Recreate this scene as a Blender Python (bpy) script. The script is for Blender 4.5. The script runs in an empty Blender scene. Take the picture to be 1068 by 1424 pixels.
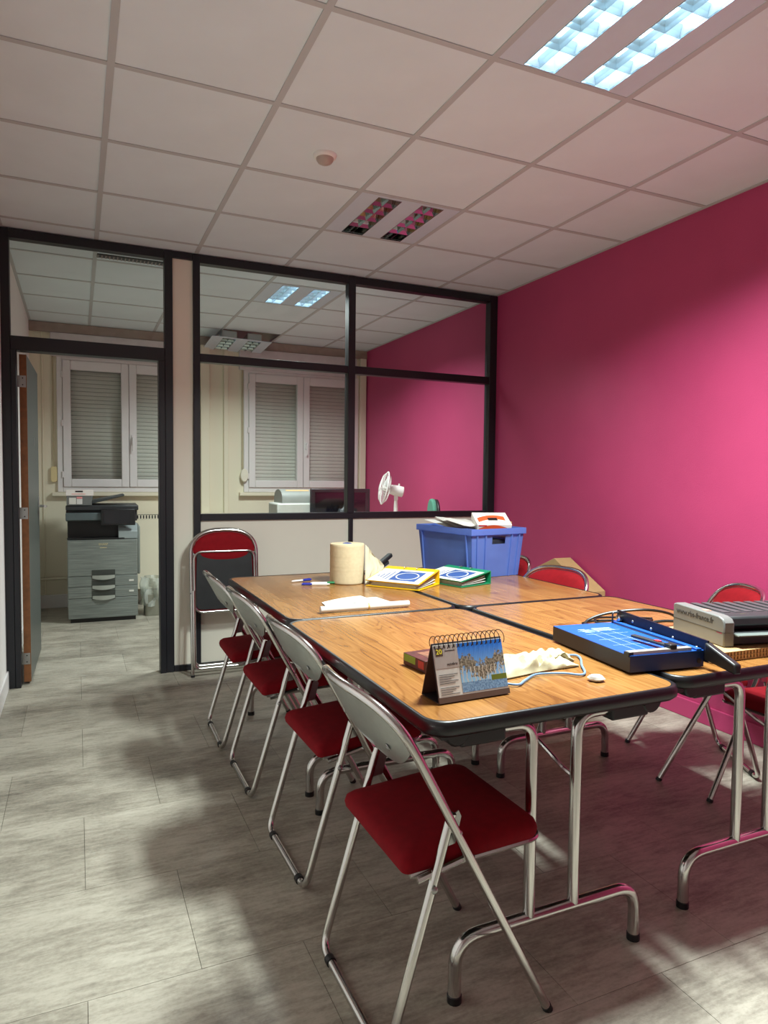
import bpy, math, random
from mathutils import Vector, Matrix
random.seed(7)
S = bpy.context.scene
COL = S.collection
PI = math.pi

# ------------------------------------------------------------------ camera, world, exposure
CAM_H = 1.30
yaw, pitch, roll = .4234, -.0503, .0104
fw = Vector((math.sin(yaw) * math.cos(pitch), math.cos(yaw) * math.cos(pitch), math.sin(pitch)))
r0 = Vector((math.cos(yaw), -math.sin(yaw), 0)); u0 = r0.cross(fw)
rr = r0 * math.cos(roll) + u0 * math.sin(roll); uu = -r0 * math.sin(roll) + u0 * math.cos(roll)
cam_d = bpy.data.cameras.new('camera'); cam = bpy.data.objects.new('camera', cam_d); COL.objects.link(cam)
M = Matrix.Identity(4)
for i in range(3):
    M[i][0] = rr[i]; M[i][1] = uu[i]; M[i][2] = -fw[i]
M[2][3] = CAM_H
cam.matrix_world = M
cam_d.sensor_fit = 'HORIZONTAL'; cam_d.sensor_width = 36; cam_d.lens = 947.35 / 1068 * 36
cam_d.clip_start = .02
S.camera = cam
S.view_settings.view_transform = 'Standard'; S.view_settings.look = 'None'
S.view_settings.exposure = 0.0; S.view_settings.gamma = 1.0; S.view_settings.use_curve_mapping = False
W = bpy.data.worlds.new('world'); S.world = W; W.use_nodes = True
W.node_tree.nodes['Background'].inputs[0].default_value = (.35, .4, .5, 1)
W.node_tree.nodes['Background'].inputs[1].default_value = .02      # night outside, all shutters closed
LAMP_W = 64.0          # watts of each louvre strip in the lit ceiling lights
LAMP_SPREAD = math.radians(148)
S.cycles.use_denoising = True
S.cycles.max_bounces = 10; S.cycles.diffuse_bounces = 6; S.cycles.glossy_bounces = 5; S.cycles.transmission_bounces = 6
S.cycles.transparent_max_bounces = 12; S.cycles.sample_clamp_indirect = 6

# ------------------------------------------------------------------ materials
def srgb(c):
    return tuple(((x / 255) / 12.92 if x / 255 <= .04045 else ((x / 255 + .055) / 1.055) ** 2.4) for x in c) + (1,)
MATS = {}
class NT:
    def __init__(s, name):
        s.m = bpy.data.materials.new(name); s.m.use_nodes = True; s.t = s.m.node_tree
        s.b = s.t.nodes['Principled BSDF']; s.out = s.t.nodes['Material Output']
    def n(s, kind, **kw):
        nd = s.t.nodes.new(kind)
        for k, v in kw.items():
            if hasattr(nd, k): setattr(nd, k, v)
            else: nd.inputs[k.replace('_', ' ')].default_value = v
        return nd
    def l(s, a, b): s.t.links.new(a, b)
    def coords(s, out='Object', scale=(1, 1, 1), rot=(0, 0, 0)):
        tc = s.n('ShaderNodeTexCoord'); mp = s.n('ShaderNodeMapping')
        mp.inputs['Scale'].default_value = scale; mp.inputs['Rotation'].default_value = rot
        s.l(tc.outputs[out], mp.inputs['Vector']); return mp.outputs['Vector']
    def geo(s, scale=(1, 1, 1)):
        g = s.n('ShaderNodeNewGeometry'); mp = s.n('ShaderNodeMapping'); mp.inputs['Scale'].default_value = scale
        s.l(g.outputs['Position'], mp.inputs['Vector']); return mp.outputs['Vector']
    def ramp(s, fac, stops):
        r = s.n('ShaderNodeValToRGB'); e = r.color_ramp.elements
        while len(e) < len(stops): e.new(.5)
        for x, (p, c) in zip(e, stops): x.position = p; x.color = c if len(c) == 4 else srgb(c)
        s.l(fac, r.inputs[0]); return r.outputs[0]
    def noise(s, vec, scale, detail=4, rough=.55):
        nd = s.n('ShaderNodeTexNoise'); nd.inputs['Scale'].default_value = scale
        nd.inputs['Detail'].default_value = detail; nd.inputs['Roughness'].default_value = rough
        s.l(vec, nd.inputs['Vector']); return nd.outputs['Fac']
    def mix(s, fac, a, b, mode='MIX'):
        m = s.n('ShaderNodeMix', data_type='RGBA', blend_type=mode)
        for sock, v in ((m.inputs[0], fac), (m.inputs[6], a), (m.inputs[7], b)):
            if hasattr(v, 'is_linked'): s.l(v, sock)
            else: sock.default_value = v
        return m.outputs[2]
    def math(s, op, a, b=0.0, clamp=False):
        m = s.n('ShaderNodeMath', operation=op); m.use_clamp = clamp
        for i, v in enumerate((a, b)):
            if hasattr(v, 'is_linked'): s.l(v, m.inputs[i])
            else: m.inputs[i].default_value = v
        return m.outputs[0]
    def bump(s, h, strength=.2, dist=.005):
        b = s.n('ShaderNodeBump'); b.inputs['Strength'].default_value = strength; b.inputs['Distance'].default_value = dist
        s.l(h, b.inputs['Height']); s.l(b.outputs[0], s.b.inputs['Normal'])
    def sep(s, vec):
        x = s.n('ShaderNodeSeparateXYZ'); s.l(vec, x.inputs[0]); return x.outputs

def mat(name, rgb, rough=.5, metal=0, var=.06, nscale=12, bump=0, bscale=200, spec=.5, coat=0, emit=None, alpha_mix=None):
    """plain procedural material: colour with a little noise variation and optional fine relief"""
    if name in MATS: return MATS[name]
    t = NT(name); c = srgb(rgb)
    v = t.coords('Object')
    f = t.noise(v, nscale)
    lo = tuple(x * (1 - var) for x in c[:3]) + (1,); hi = tuple(min(1, x * (1 + var)) for x in c[:3]) + (1,)
    t.l(t.ramp(f, [(.3, lo), (.7, hi)]), t.b.inputs['Base Color'])
    t.b.inputs['Roughness'].default_value = rough; t.b.inputs['Metallic'].default_value = metal
    t.b.inputs['Specular IOR Level'].default_value = spec
    t.b.inputs['Coat Weight'].default_value = coat
    if bump: t.bump(t.noise(v, bscale, 2), bump, .002)
    if emit:
        t.b.inputs['Emission Color'].default_value = srgb(emit[0]); t.b.inputs['Emission Strength'].default_value = emit[1]
    MATS[name] = t.m
    return t.m

m_chrome = mat('chrome', (205, 203, 200), .16, 1, .03, 8)
m_steel = mat('brushed_steel', (170, 172, 170), .35, 1, .06, 30)
m_silver = mat('silver_painted_metal', (168, 172, 168), .34, .75, .05, 60, .05, 500)
m_red = mat('red_fabric', (118, 8, 20), .9, 0, .12, 40, .25, 900, .2)
m_redpad = mat('red_back_fabric', (130, 12, 22), .85, 0, .08, 40, .2, 900, .2)
m_black = mat('black_plastic', (22, 22, 24), .45, 0, .1)
m_rubber = mat('black_rubber_edge', (17, 17, 20), .38, 0, .15, 20, .1, 150)
m_vinyl = mat('black_vinyl', (34, 37, 38), .45, 0, .25, 9, .25, 260)
m_frame = mat('black_partition_paint', (24, 25, 31), .42, 0, .08, 5)
m_panel = mat('cream_partition_panel', (226, 222, 206), .6, 0, .02, 3)
m_white = mat('white_wall_paint', (232, 230, 226), .8, 0, .02, 3, .08, 220)
m_cream = mat('cream_wall_paint', (226, 220, 196), .7, 0, .03, 2, .06, 200)
m_pvc = mat('white_window_plastic', (224, 222, 220), .4, 0, .02)
m_slat = mat('grey_shutter_slat', (226, 226, 218), .55, 0, .05, 6)
m_tile = mat('ceiling_tile', (222, 234, 238), .95, 0, .03, 3, .2, 500, .1)
m_tbar = mat('ceiling_grid_bar', (186, 190, 190), .6, 0, .03, 3)
m_lampwhite = mat('lamp_white_enamel', (204, 216, 226), .5, 0, .02)
m_dark = mat('plenum_dark', (60, 55, 50), .9)
m_paper = mat('white_paper', (208, 206, 198), .8, 0, .03, 30)
m_card = mat('brown_cardboard', (186, 152, 104), .85, 0, .06, 20, .1, 120)
m_grey_dark = mat('charcoal_plastic', (46, 48, 50), .45, 0, .08)
m_printer = None
m_wplastic = mat('white_plastic', (232, 230, 226), .4, 0, .02)

def pink_wall():
    t = NT('magenta_wall_paint'); v = t.geo()
    t.l(t.ramp(t.noise(v, 2.2, 3), [(.3, (176, 57, 102)), (.7, (184, 61, 107))]), t.b.inputs['Base Color'])
    t.b.inputs['Roughness'].default_value = .55
    t.bump(t.noise(v, 130, 3), .22, .003); return t.m
m_pink = pink_wall()

def floor_mat():
    t = NT('grey_mottled_vinyl'); oi = t.n('ShaderNodeObjectInfo')
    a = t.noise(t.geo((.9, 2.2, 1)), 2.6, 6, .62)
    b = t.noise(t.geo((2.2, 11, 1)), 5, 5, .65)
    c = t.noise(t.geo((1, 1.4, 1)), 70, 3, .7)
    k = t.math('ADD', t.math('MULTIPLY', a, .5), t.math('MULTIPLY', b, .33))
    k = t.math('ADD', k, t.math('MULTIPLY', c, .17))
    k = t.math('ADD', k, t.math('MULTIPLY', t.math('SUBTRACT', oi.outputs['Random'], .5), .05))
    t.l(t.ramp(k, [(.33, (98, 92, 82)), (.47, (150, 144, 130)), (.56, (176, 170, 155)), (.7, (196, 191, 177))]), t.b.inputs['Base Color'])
    t.b.inputs['Roughness'].default_value = .42; t.b.inputs['Specular IOR Level'].default_value = .45
    t.bump(c, .08, .001); return t.m
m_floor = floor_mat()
m_joint = mat('floor_joint', (92, 86, 78), .9)

def wood_mat():
    t = NT('oak_laminate'); v = t.coords('Object'); oi = t.n('ShaderNodeObjectInfo')
    off = t.n('ShaderNodeVectorMath', operation='ADD')
    comb = t.n('ShaderNodeCombineXYZ'); t.l(t.math('MULTIPLY', oi.outputs['Random'], 7.0), comb.inputs[0]); t.l(t.math('MULTIPLY', oi.outputs['Random'], 3.0), comb.inputs[1])
    t.l(v, off.inputs[0]); t.l(comb.outputs[0], off.inputs[1]); v = off.outputs[0]
    def mp(sc, rot=(0, 0, 0)):
        m = t.n('ShaderNodeMapping'); m.inputs['Scale'].default_value = sc; m.inputs['Rotation'].default_value = rot; t.l(v, m.inputs['Vector']); return m.outputs[0]
    br = t.n('ShaderNodeTexBrick', offset=.37, squash=1.0)
    br.inputs['Scale'].default_value = 1; br.inputs['Brick Width'].default_value = .62; br.inputs['Row Height'].default_value = .115; br.inputs['Mortar Size'].default_value = 0
    br.inputs['Color1'].default_value = (0, 0, 0, 1); br.inputs['Color2'].default_value = (1, 1, 1, 1); br.inputs['Bias'].default_value = 0
    t.l(mp((1, 1, 1), (0, 0, PI / 2)), br.inputs['Vector'])
    tone = br.outputs['Color']
    # cathedral grain: distorted bands stretched along y, shifted from board to board
    sh = t.n('ShaderNodeCombineXYZ'); t.l(t.math('MULTIPLY', tone, 9.0), sh.inputs[0]); t.l(t.math('MULTIPLY', tone, 4.0), sh.inputs[1])
    add = t.n('ShaderNodeVectorMath', operation='ADD'); t.l(mp((8, .95, 1)), add.inputs[0]); t.l(sh.outputs[0], add.inputs[1])
    n1 = t.noise(add.outputs[0], 1.0, 1.6, .45)
    rings = t.math('SINE', t.math('MULTIPLY', n1, 58.0))
    fine = t.noise(mp((150, 5, 1)), 1.0, 4, .6)
    lines = t.math('POWER', t.math('MAXIMUM', t.math('SINE', t.math('MULTIPLY', n1, 110.0)), 0.0), 4.0)
    k = t.math('ADD', t.math('MULTIPLY', rings, .04), t.math('MULTIPLY', fine, .5))
    k = t.math('SUBTRACT', k, t.math('MULTIPLY', lines, .12))
    k = t.math('ADD', k, t.math('MULTIPLY', tone, .22))
    k = t.math('ADD', k, t.math('MULTIPLY', n1, .25))
    t.l(t.ramp(k, [(.15, (84, 46, 20)), (.36, (134, 90, 46)), (.58, (158, 112, 62)), (.85, (176, 132, 80))]), t.b.inputs['Base Color'])
    t.b.inputs['Roughness'].default_value = .2; t.b.inputs['Specular IOR Level'].default_value = .5
    t.bump(fine, .03, .001); return t.m
m_wood = wood_mat()

def glass_mat(name, tint=(.97, .98, .97), refl=.85):
    t = NT(name); t.t.nodes.remove(t.b)
    tr = t.n('ShaderNodeBsdfTransparent'); tr.inputs[0].default_value = tint + (1,)
    gl = t.n('ShaderNodeBsdfGlossy'); gl.inputs['Roughness'].default_value = .02
    fr = t.n('ShaderNodeFresnel'); fr.inputs['IOR'].default_value = 1.45
    # a faint smear on the glass
    sm = t.noise(t.coords('Object'), 2.5, 3); f = t.math('MULTIPLY', fr.outputs[0], t.math('ADD', t.math('MULTIPLY', sm, .3), refl - .15))
    mx = t.n('ShaderNodeMixShader'); t.l(f, mx.inputs[0]); t.l(tr.outputs[0], mx.inputs[1]); t.l(gl.outputs[0], mx.inputs[2])
    t.l(mx.outputs[0], t.out.inputs[0]); return t.m
m_glass = glass_mat('clear_glass')
def translucent(name, rgb, amount, rough=.3):
    t = NT(name); c = srgb(rgb)
    t.l(t.ramp(t.noise(t.coords('Object'), 7, 3), [(.3, tuple(x * .9 for x in c[:3]) + (1,)), (.7, c)]), t.b.inputs['Base Color'])
    t.b.inputs['Roughness'].default_value = rough
    tr = t.n('ShaderNodeBsdfTransparent'); tr.inputs[0].default_value = tuple(min(1, x ** .5) for x in c[:3]) + (1,)
    mx = t.n('ShaderNodeMixShader'); mx.inputs[0].default_value = amount
    t.l(t.b.outputs[0], mx.inputs[1]); t.l(tr.outputs[0], mx.inputs[2]); t.l(mx.outputs[0], t.out.inputs[0]); return t.m
m_crate = translucent('blue_translucent_plastic', (122, 152, 226), .5)
m_bag = translucent('clear_plastic_bag', (215, 220, 212), .55, .15)

# ------------------------------------------------------------------ mesh helpers
class MB:
    def __init__(s): s.v = []; s.f = []
    def add(s, vs, fs, mtx=None):
        k = len(s.v)
        s.v += [tuple(mtx @ Vector(p)) if mtx else tuple(p) for p in vs]
        s.f += [tuple(i + k for i in f) for f in fs]; return s
    def box(s, x0, x1, y0, y1, z0, z1, mtx=None):
        vs = [(x, y, z) for z in (z0, z1) for y in (y0, y1) for x in (x0, x1)]
        return s.add(vs, [(0, 2, 3, 1), (4, 5, 7, 6), (0, 1, 5, 4), (2, 6, 7, 3), (0, 4, 6, 2), (1, 3, 7, 5)], mtx)
    def prism(s, poly, z0, z1, mtx=None):
        n = len(poly)
        vs = [(x, y, z0) for x, y in poly] + [(x, y, z1) for x, y in poly]
        return s.add(vs, [tuple(reversed(range(n))), tuple(range(n, 2 * n))] + [(i, (i + 1) % n, n + (i + 1) % n, n + i) for i in range(n)], mtx)
    def ring(s, outer, inner, z0, z1, mtx=None):
        n = len(outer)
        vs = [(x, y, z) for z in (z0, z1) for P in (outer, inner) for x, y in P]
        fs = []
        for i in range(n):
            j = (i + 1) % n
            fs += [(i, j, 2 * n + j, 2 * n + i), (n + j, n + i, 3 * n + i, 3 * n + j), (2 * n + i, 2 * n + j, 3 * n + j, 3 * n + i), (j, i, n + i, n + j)]
        return s.add(vs, fs, mtx)
    def tube(s, pts, r, seg=10, closed=False, caps=True, mtx=None):
        pts = [Vector(p) for p in pts]; n = len(pts); rings = []; up = None
        rad = r if hasattr(r, '__len__') else [r] * n
        for i, p in enumerate(pts):
            if closed: d = pts[(i + 1) % n] - pts[i - 1]
            else: d = pts[min(i + 1, n - 1)] - pts[max(i - 1, 0)]
            d.normalize()
            if up is None:
                a = Vector((0, 0, 1)) if abs(d.z) < .9 else Vector((1, 0, 0)); up = (a - d * a.dot(d)).normalized()
            else: up = (up - d * up.dot(d)).normalized()
            sd = d.cross(up)
            # keep radius through bends
            rings.append([tuple(p + (up * math.cos(q) + sd * math.sin(q)) * rad[i]) for q in (2 * PI * k / seg for k in range(seg))])
        vs = [v for R_ in rings for v in R_]; fs = []
        for i in range(n if closed else n - 1):
            a = i * seg; b = ((i + 1) % n) * seg
            fs += [(a + k, a + (k + 1) % seg, b + (k + 1) % seg, b + k) for k in range(seg)]
        if caps and not closed: fs += [tuple(reversed(range(seg))), tuple(range((n - 1) * seg, n * seg))]
        return s.add(vs, fs, mtx)
    def lathe(s, prof, seg=24, mtx=None):
        vs = []; fs = []
        for r, z in prof: vs += [(r * math.cos(2 * PI * k / seg), r * math.sin(2 * PI * k / seg), z) for k in range(seg)]
        for i in range(len(prof) - 1):
            fs += [(i * seg + k, i * seg + (k + 1) % seg, (i + 1) * seg + (k + 1) % seg, (i + 1) * seg + k) for k in range(seg)]
        if prof[0][0] > 1e-6: fs.append(tuple(reversed(range(seg))))
        if prof[-1][0] > 1e-6: fs.append(tuple(range((len(prof) - 1) * seg, len(prof) * seg)))
        return s.add(vs, fs, mtx)
    def grid(s, fn, nu, nv, mtx=None, flip=False):
        vs = [fn(i / nu, j / nv) for j in range(nv + 1) for i in range(nu + 1)]; w = nu + 1
        fs = [(j * w + i, j * w + i + 1, (j + 1) * w + i + 1, (j + 1) * w + i) for j in range(nv) for i in range(nu)]
        if flip: fs = [tuple(reversed(f)) for f in fs]
        return s.add(vs, fs, mtx)
    def slab(s, fa, fb, nu, nv, mtx=None):
        """closed solid between two grids fa (top) and fb (bottom)"""
        va = [fa(i / nu, j / nv) for j in range(nv + 1) for i in range(nu + 1)]; vb = [fb(i / nu, j / nv) for j in range(nv + 1) for i in range(nu + 1)]
        w = nu + 1; N = len(va)
        fs = [(j * w + i, j * w + i + 1, (j + 1) * w + i + 1, (j + 1) * w + i) for j in range(nv) for i in range(nu)]
        fs += [tuple(N + k for k in reversed(f)) for f in fs]
        loop = [i for i in range(nu)] + [j * w + nu for j in range(nv)] + [nv * w + i for i in range(nu, 0, -1)] + [j * w for j in range(nv, 0, -1)]
        fs += [(loop[k], loop[k - 1], N + loop[k - 1], N + loop[k]) for k in range(len(loop))]
        return s.add(va + vb, fs, mtx)
    def mesh(s, name, smooth=False, sharp=40):
        me = bpy.data.meshes.new(name); me.from_pydata(s.v, [], s.f); me.update()
        if smooth:
            me.polygons.foreach_set('use_smooth', [True] * len(me.polygons)); me.set_sharp_from_angle(angle=math.radians(sharp))
        return me
    def build(s, name, m, parent=None, smooth=False, bevel=0, loc=None, rot=None, sharp=40, seg=2):
        o = bpy.data.objects.new(name, s.mesh(name, smooth, sharp)); COL.objects.link(o); o.data.materials.append(m)
        if parent: o.parent = parent
        if loc: o.location = loc
        if rot: o.rotation_euler = rot
        if bevel:
            b = o.modifiers.new('bevel', 'BEVEL'); b.width = bevel; b.segments = seg; b.limit_method = 'ANGLE'; b.angle_limit = math.radians(50)
            if not smooth: o.data.polygons.foreach_set('use_smooth', [True] * len(o.data.polygons)); o.data.set_sharp_from_angle(angle=math.radians(35))
        return o

def tag(o, label=None, cat=None, group=None, kind=None):
    for k, v in (('label', label), ('category', cat), ('group', group), ('kind', kind)):
        if v: o[k] = v
    return o
def empty(name, loc=(0, 0, 0), rz=0, label=None, cat=None, group=None, kind=None):
    o = bpy.data.objects.new(name, None); COL.objects.link(o); o.location = loc; o.rotation_euler = (0, 0, rz); o.empty_display_size = .05
    return tag(o, label, cat, group, kind)
def copy_tree(o, parent=None):
    c = o.copy(); COL.objects.link(c); c.parent = parent
    for ch in list(o.children): copy_tree(ch, c)
    return c
def fillet(pts, r, n=6):
    pts = [Vector(p) for p in pts]; out = [pts[0]]
    for a, b, c in zip(pts, pts[1:], pts[2:]):
        d1 = (a - b).normalized(); d2 = (c - b).normalized(); ang = d1.angle(d2)
        t = min(r / math.tan(ang / 2), (a - b).length * .49, (c - b).length * .49)
        p0 = b + d1 * t; p1 = b + d2 * t
        for k in range(n + 1):
            q = k / n
            out.append(p0 * (1 - q) ** 2 + b * 2 * q * (1 - q) + p1 * q * q)
    out.append(pts[-1]); return out
def rrect(x0, x1, y0, y1, r, n=6):
    out = []
    for cx, cy, a in ((x1 - r, y1 - r, 0), (x0 + r, y1 - r, 90), (x0 + r, y0 + r, 180), (x1 - r, y0 + r, 270)):
        for k in range(n + 1):
            q = math.radians(a + 90 * k / n); out.append((cx + r * math.cos(q), cy + r * math.sin(q)))
    return out
def text_part(name, body, size, m, parent, mtx, depth=.0006, bold=False):
    cu = bpy.data.curves.new(name, 'FONT'); cu.body = body; cu.size = size; cu.extrude = depth; cu.resolution_u = 2
    cu.align_x = 'CENTER'; cu.align_y = 'CENTER'
    if bold: cu.offset = size * .018
    tmp = bpy.data.objects.new(name + '_tmp', cu); COL.objects.link(tmp)
    dg = bpy.context.evaluated_depsgraph_get(); me = bpy.data.meshes.new_from_object(tmp.evaluated_get(dg)); me.name = name
    bpy.data.objects.remove(tmp); bpy.data.curves.remove(cu)
    me.transform(mtx); me.materials.clear(); me.materials.append(m)
    o = bpy.data.objects.new(name, me); COL.objects.link(o); o.parent = parent; return o
def T(x=0, y=0, z=0): return Matrix.Translation((x, y, z))
def RX(a): return Matrix.Rotation(a, 4, 'X')
def RY(a): return Matrix.Rotation(a, 4, 'Y')
def RZ(a): return Matrix.Rotation(a, 4, 'Z')
def basis(o, ex, ey, ez):
    m = Matrix.Identity(4)
    for i in range(3): m[i][0] = ex[i]; m[i][1] = ey[i]; m[i][2] = ez[i]; m[i][3] = o[i]
    return m

# ------------------------------------------------------------------ room shell
XL, XR, YF, YB, ZC = -.40, 3.055, -2.2, 7.32, 2.745
ZS = 3.05
def struct(name, mb, m, **kw):
    o = mb.build(name, m, **kw); o['kind'] = 'structure'; return o
floor = struct('floor', MB().box(XL - .1, XR + .1, YF - .1, YB + .1, -.12, -.003), m_joint)
# vinyl tiles, running bond, rows at the joints seen in the photo
TW, TD = .554, .4955
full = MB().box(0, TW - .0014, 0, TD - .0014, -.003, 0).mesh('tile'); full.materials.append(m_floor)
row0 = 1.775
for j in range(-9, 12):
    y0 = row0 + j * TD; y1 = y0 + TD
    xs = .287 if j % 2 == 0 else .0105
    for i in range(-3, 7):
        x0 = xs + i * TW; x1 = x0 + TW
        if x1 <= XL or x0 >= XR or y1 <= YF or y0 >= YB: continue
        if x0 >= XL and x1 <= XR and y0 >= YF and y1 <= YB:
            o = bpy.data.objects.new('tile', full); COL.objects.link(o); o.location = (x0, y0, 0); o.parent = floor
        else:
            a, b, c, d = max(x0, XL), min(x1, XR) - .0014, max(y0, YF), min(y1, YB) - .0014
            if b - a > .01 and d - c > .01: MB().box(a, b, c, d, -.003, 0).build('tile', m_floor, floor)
struct('wall_right', MB().box(XR, XR + .12, YF - .1, YB + .1, 0, ZS), m_pink)
struct('wall_left', MB().box(XL - .12, XL, YF - .1, YB + .1, 0, ZS), m_white)
struct('wall_front', MB().box(XL, XR, YF - .12, YF, 0, ZS), m_white)
struct('baseboard_right', MB().box(XR - .014, XR, YF, 4.63, 0, .10), m_pink, bevel=.004)
struct('baseboard_left', MB().box(XL, XL + .012, YF, 4.63, 0, .11), m_pvc, bevel=.003)
struct('baseboard_right_far', MB().box(XR - .014, XR, 4.71, YB, 0, .10), m_pink, bevel=.004)
struct('baseboard_left_far', MB().box(XL, XL + .012, 4.72, YB, 0, .12), m_pvc, bevel=.003)
struct('ceiling_slab', MB().box(XL - .1, XR + .1, YF - .1, YB + .1, ZS, ZS + .1), m_dark)

# suspended ceiling: one object per tile and per bar
ceil = empty('ceiling', (0, 0, ZC), kind='structure')
gx = [XL] + [.125 + .6 * k for k in range(5)] + [XR]
gy0 = 2.661
gy = [YF] + [gy0 + .6 * k for k in range(-8, 8) if YF + .03 < gy0 + .6 * k < YB - .03] + [YB]
lamps_at = {(1.325, 1.461), (1.325, 3.261), (1.325, 5.061)}
ft = MB().box(.001, .599, .001, .599, .004, .018).mesh('tile'); ft.materials.append(m_tile)
for i in range(len(gx) - 1):
    for j in range(len(gy) - 1):
        x0, x1, y0, y1 = gx[i], gx[i + 1], gy[j], gy[j + 1]
        if any(abs(x0 - a) < .02 and abs(y0 - b) < .02 for a, b in lamps_at): continue
        if abs(x0 - 1.325) < .02 and y0 > 6.8: continue            # the opening left by the hanging light
        if abs(x1 - x0 - .6) < .003 and abs(y1 - y0 - .6) < .003:
            o = bpy.data.objects.new('tile', ft); COL.objects.link(o); o.location = (x0, y0, 0); o.parent = ceil
        else: MB().box(x0 + .001, x1 - .001, y0 + .001, y1 - .001, .004, .018).build('tile', m_tile, ceil)
for x in gx[1:-1]:
    MB().box(x - .0125, x + .0125, YF, YB, 0, .0038).box(x - .002, x + .002, YF, YB, .0038, .03).build('grid_bar', m_tbar, ceil)
for y in gy[1:-1]:
    for a, b in zip(gx, gx[1:]):
        if y > 6.8 and abs(a - 1.325) < .02: continue
        MB().box(a + .0125, b - .0125, y - .0115, y + .0115, .0002, .0036).build('grid_bar', m_tbar, ceil)
for x0, x1 in ((XL, XL + .02), (XR - .02, XR)):
    MB().box(x0, x1, YF, YB, -.0015, .003).build('wall_angle', m_tbar, ceil)

# ------------------------------------------------------------------ glazed partition with doorway
part = empty('wall_partition', (0, 0, 0), kind='structure')
PY0, PY1 = 4.625, 4.70
def post(x0, x1, z0, z1, y0=PY0, y1=PY1, name='post'): return MB().box(x0, x1, y0, y1, z0, z1).build(name, m_frame, part, bevel=.003)
def rail(x0, x1, z0, z1, y0=PY0 + .004, y1=PY1 - .004): return MB().box(x0, x1, y0, y1, z0, z1).build('rail', m_frame, part, bevel=.003)
ZT = ZC - .002
post(XL, -.352, 0, ZT); post(-.352, -.322, 0, 2.035, PY0 - .006, PY1 + .01, 'door_jamb')
post(.525, .575, 0, ZT); post(.487, .525, 0, 2.035, PY0 - .006, PY1 + .01, 'door_jamb')
post(.703, .748, 0, ZT)
post(1.792, 1.846, 1.04, ZT); post(1.806, 1.838, .04, 1.0)
post(2.99, XR, 0, ZT)
rail(-.352, .525, 2.69, ZT); rail(.748, 1.792, 2.69, ZT); rail(1.846, 2.99, 2.69, ZT); rail(.575, .703, 2.70, ZT)
rail(-.352, .525, 2.035, 2.118, PY0 - .006, PY1 + .01)
rail(.748, 1.792, 2.05, 2.104); rail(1.846, 2.99, 2.05, 2.106)
rail(.748, 2.99, 1.0, 1.045)
rail(.575, .703, 0, .04); rail(.748, 1.806, 0, .04); rail(1.838, 2.99, 0, .04)
for x0, x1, z0, z1 in ((.575, .703, .04, 2.70), (.748, 1.806, .04, 1.0), (1.838, 2.99, .04, 1.0)):
    MB().box(x0, x1, PY0 + .02, PY1 - .02, z0, z1).build('panel', m_panel, part)
for x0, x1, z0, z1 in ((-.352, .525, 2.118, 2.69), (.748, 1.792, 2.104, 2.69), (1.846, 2.99, 2.106, 2.69), (.748, 1.792, 1.045, 2.05), (1.846, 2.99, 1.045, 2.05)):
    MB().box(x0, x1, 4.662, 4.668, z0, z1).build('glass_pane', m_glass, part)
# open door leaf, swung back along the left wall of the far room
door = empty('door_1', (-.318, 4.70, 0), math.radians(-1.2), kind='structure')
m_door = mat('grey_green_door_paint', (76, 83, 80), .38, 0, .04)
m_edge = mat('raw_wood_door_edge', (132, 84, 48), .6, 0, .2, 25)
MB().box(.006, .046, 0, .86, .015, 2.022).build('leaf', m_door, door)
MB().box(.006, .046, -.004, 0, .015, 2.022).build('leaf_edge', m_edge, door)
for z in (1.86, 1.06, .16):
    hg = MB().box(-.012, .042, -.007, -.004, z - .035, z + .035).build('hinge', m_steel, door)
    for dz in (-.02, .02): MB().lathe([(.004, 0), (.003, .0015), (0, .0018)], 8, T(.024, -.007, z + dz) @ RX(PI / 2)).build('screw', m_black, hg)
hp = MB().box(.046, .051, .775, .815, .93, 1.14).build('handle_plate', m_steel, door, bevel=.004)
MB().tube(fillet([(.05, .795, 1.07), (.095, .795, 1.07), (.095, .69, 1.07)], .02), .009, 10).build('lever', m_chrome, hp, smooth=True)
MB().box(.046, .049, .47, .485, 1.49, 1.545).build('coat_hook', m_steel, door, bevel=.002)

# ------------------------------------------------------------------ far wall, windows, roller shutters
WIN = ((-.12, 1.08), (1.683, 2.90)); WZ0, WZ1 = 1.18, 2.41
b = MB()
xs = [XL - .1, WIN[0][0], WIN[0][1], WIN[1][0], WIN[1][1], XR + .1]
for k in range(5):
    if k % 2 == 0: b.box(xs[k], xs[k + 1], YB, YB + .22, 0, ZS)
    else: b.box(xs[k], xs[k + 1], YB, YB + .22, 0, WZ0); b.box(xs[k], xs[k + 1], YB, YB + .22, WZ1, ZS)
struct('wall_back', b, m_cream)
struct('baseboard_back', MB().box(XL, XR, YB - .012, YB, 0, .13), m_pvc, bevel=.003)
struct('trim_1', MB().box(XL, XR, YB - .03, YB, 2.655, ZC), mat('grey_wood_strip', (150, 132, 118), .7, 0, .15, 18), bevel=.003)
struct('trim_2', MB().box(1.18, 1.27, YB - .05, YB, .13, 2.655), m_cream, bevel=.006)
struct('trim_3', MB().box(1.42, 1.47, YB - .03, YB, .13, 2.655), m_cream, bevel=.006)
struct('trim_4', MB().box(2.965, 3.04, YB - .05, YB, .13, 2.655), m_cream, bevel=.006)
struct('trim_5', MB().box(-.30, -.285, YB - .012, YB, .13, 2.655), m_cream, bevel=.004)
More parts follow.
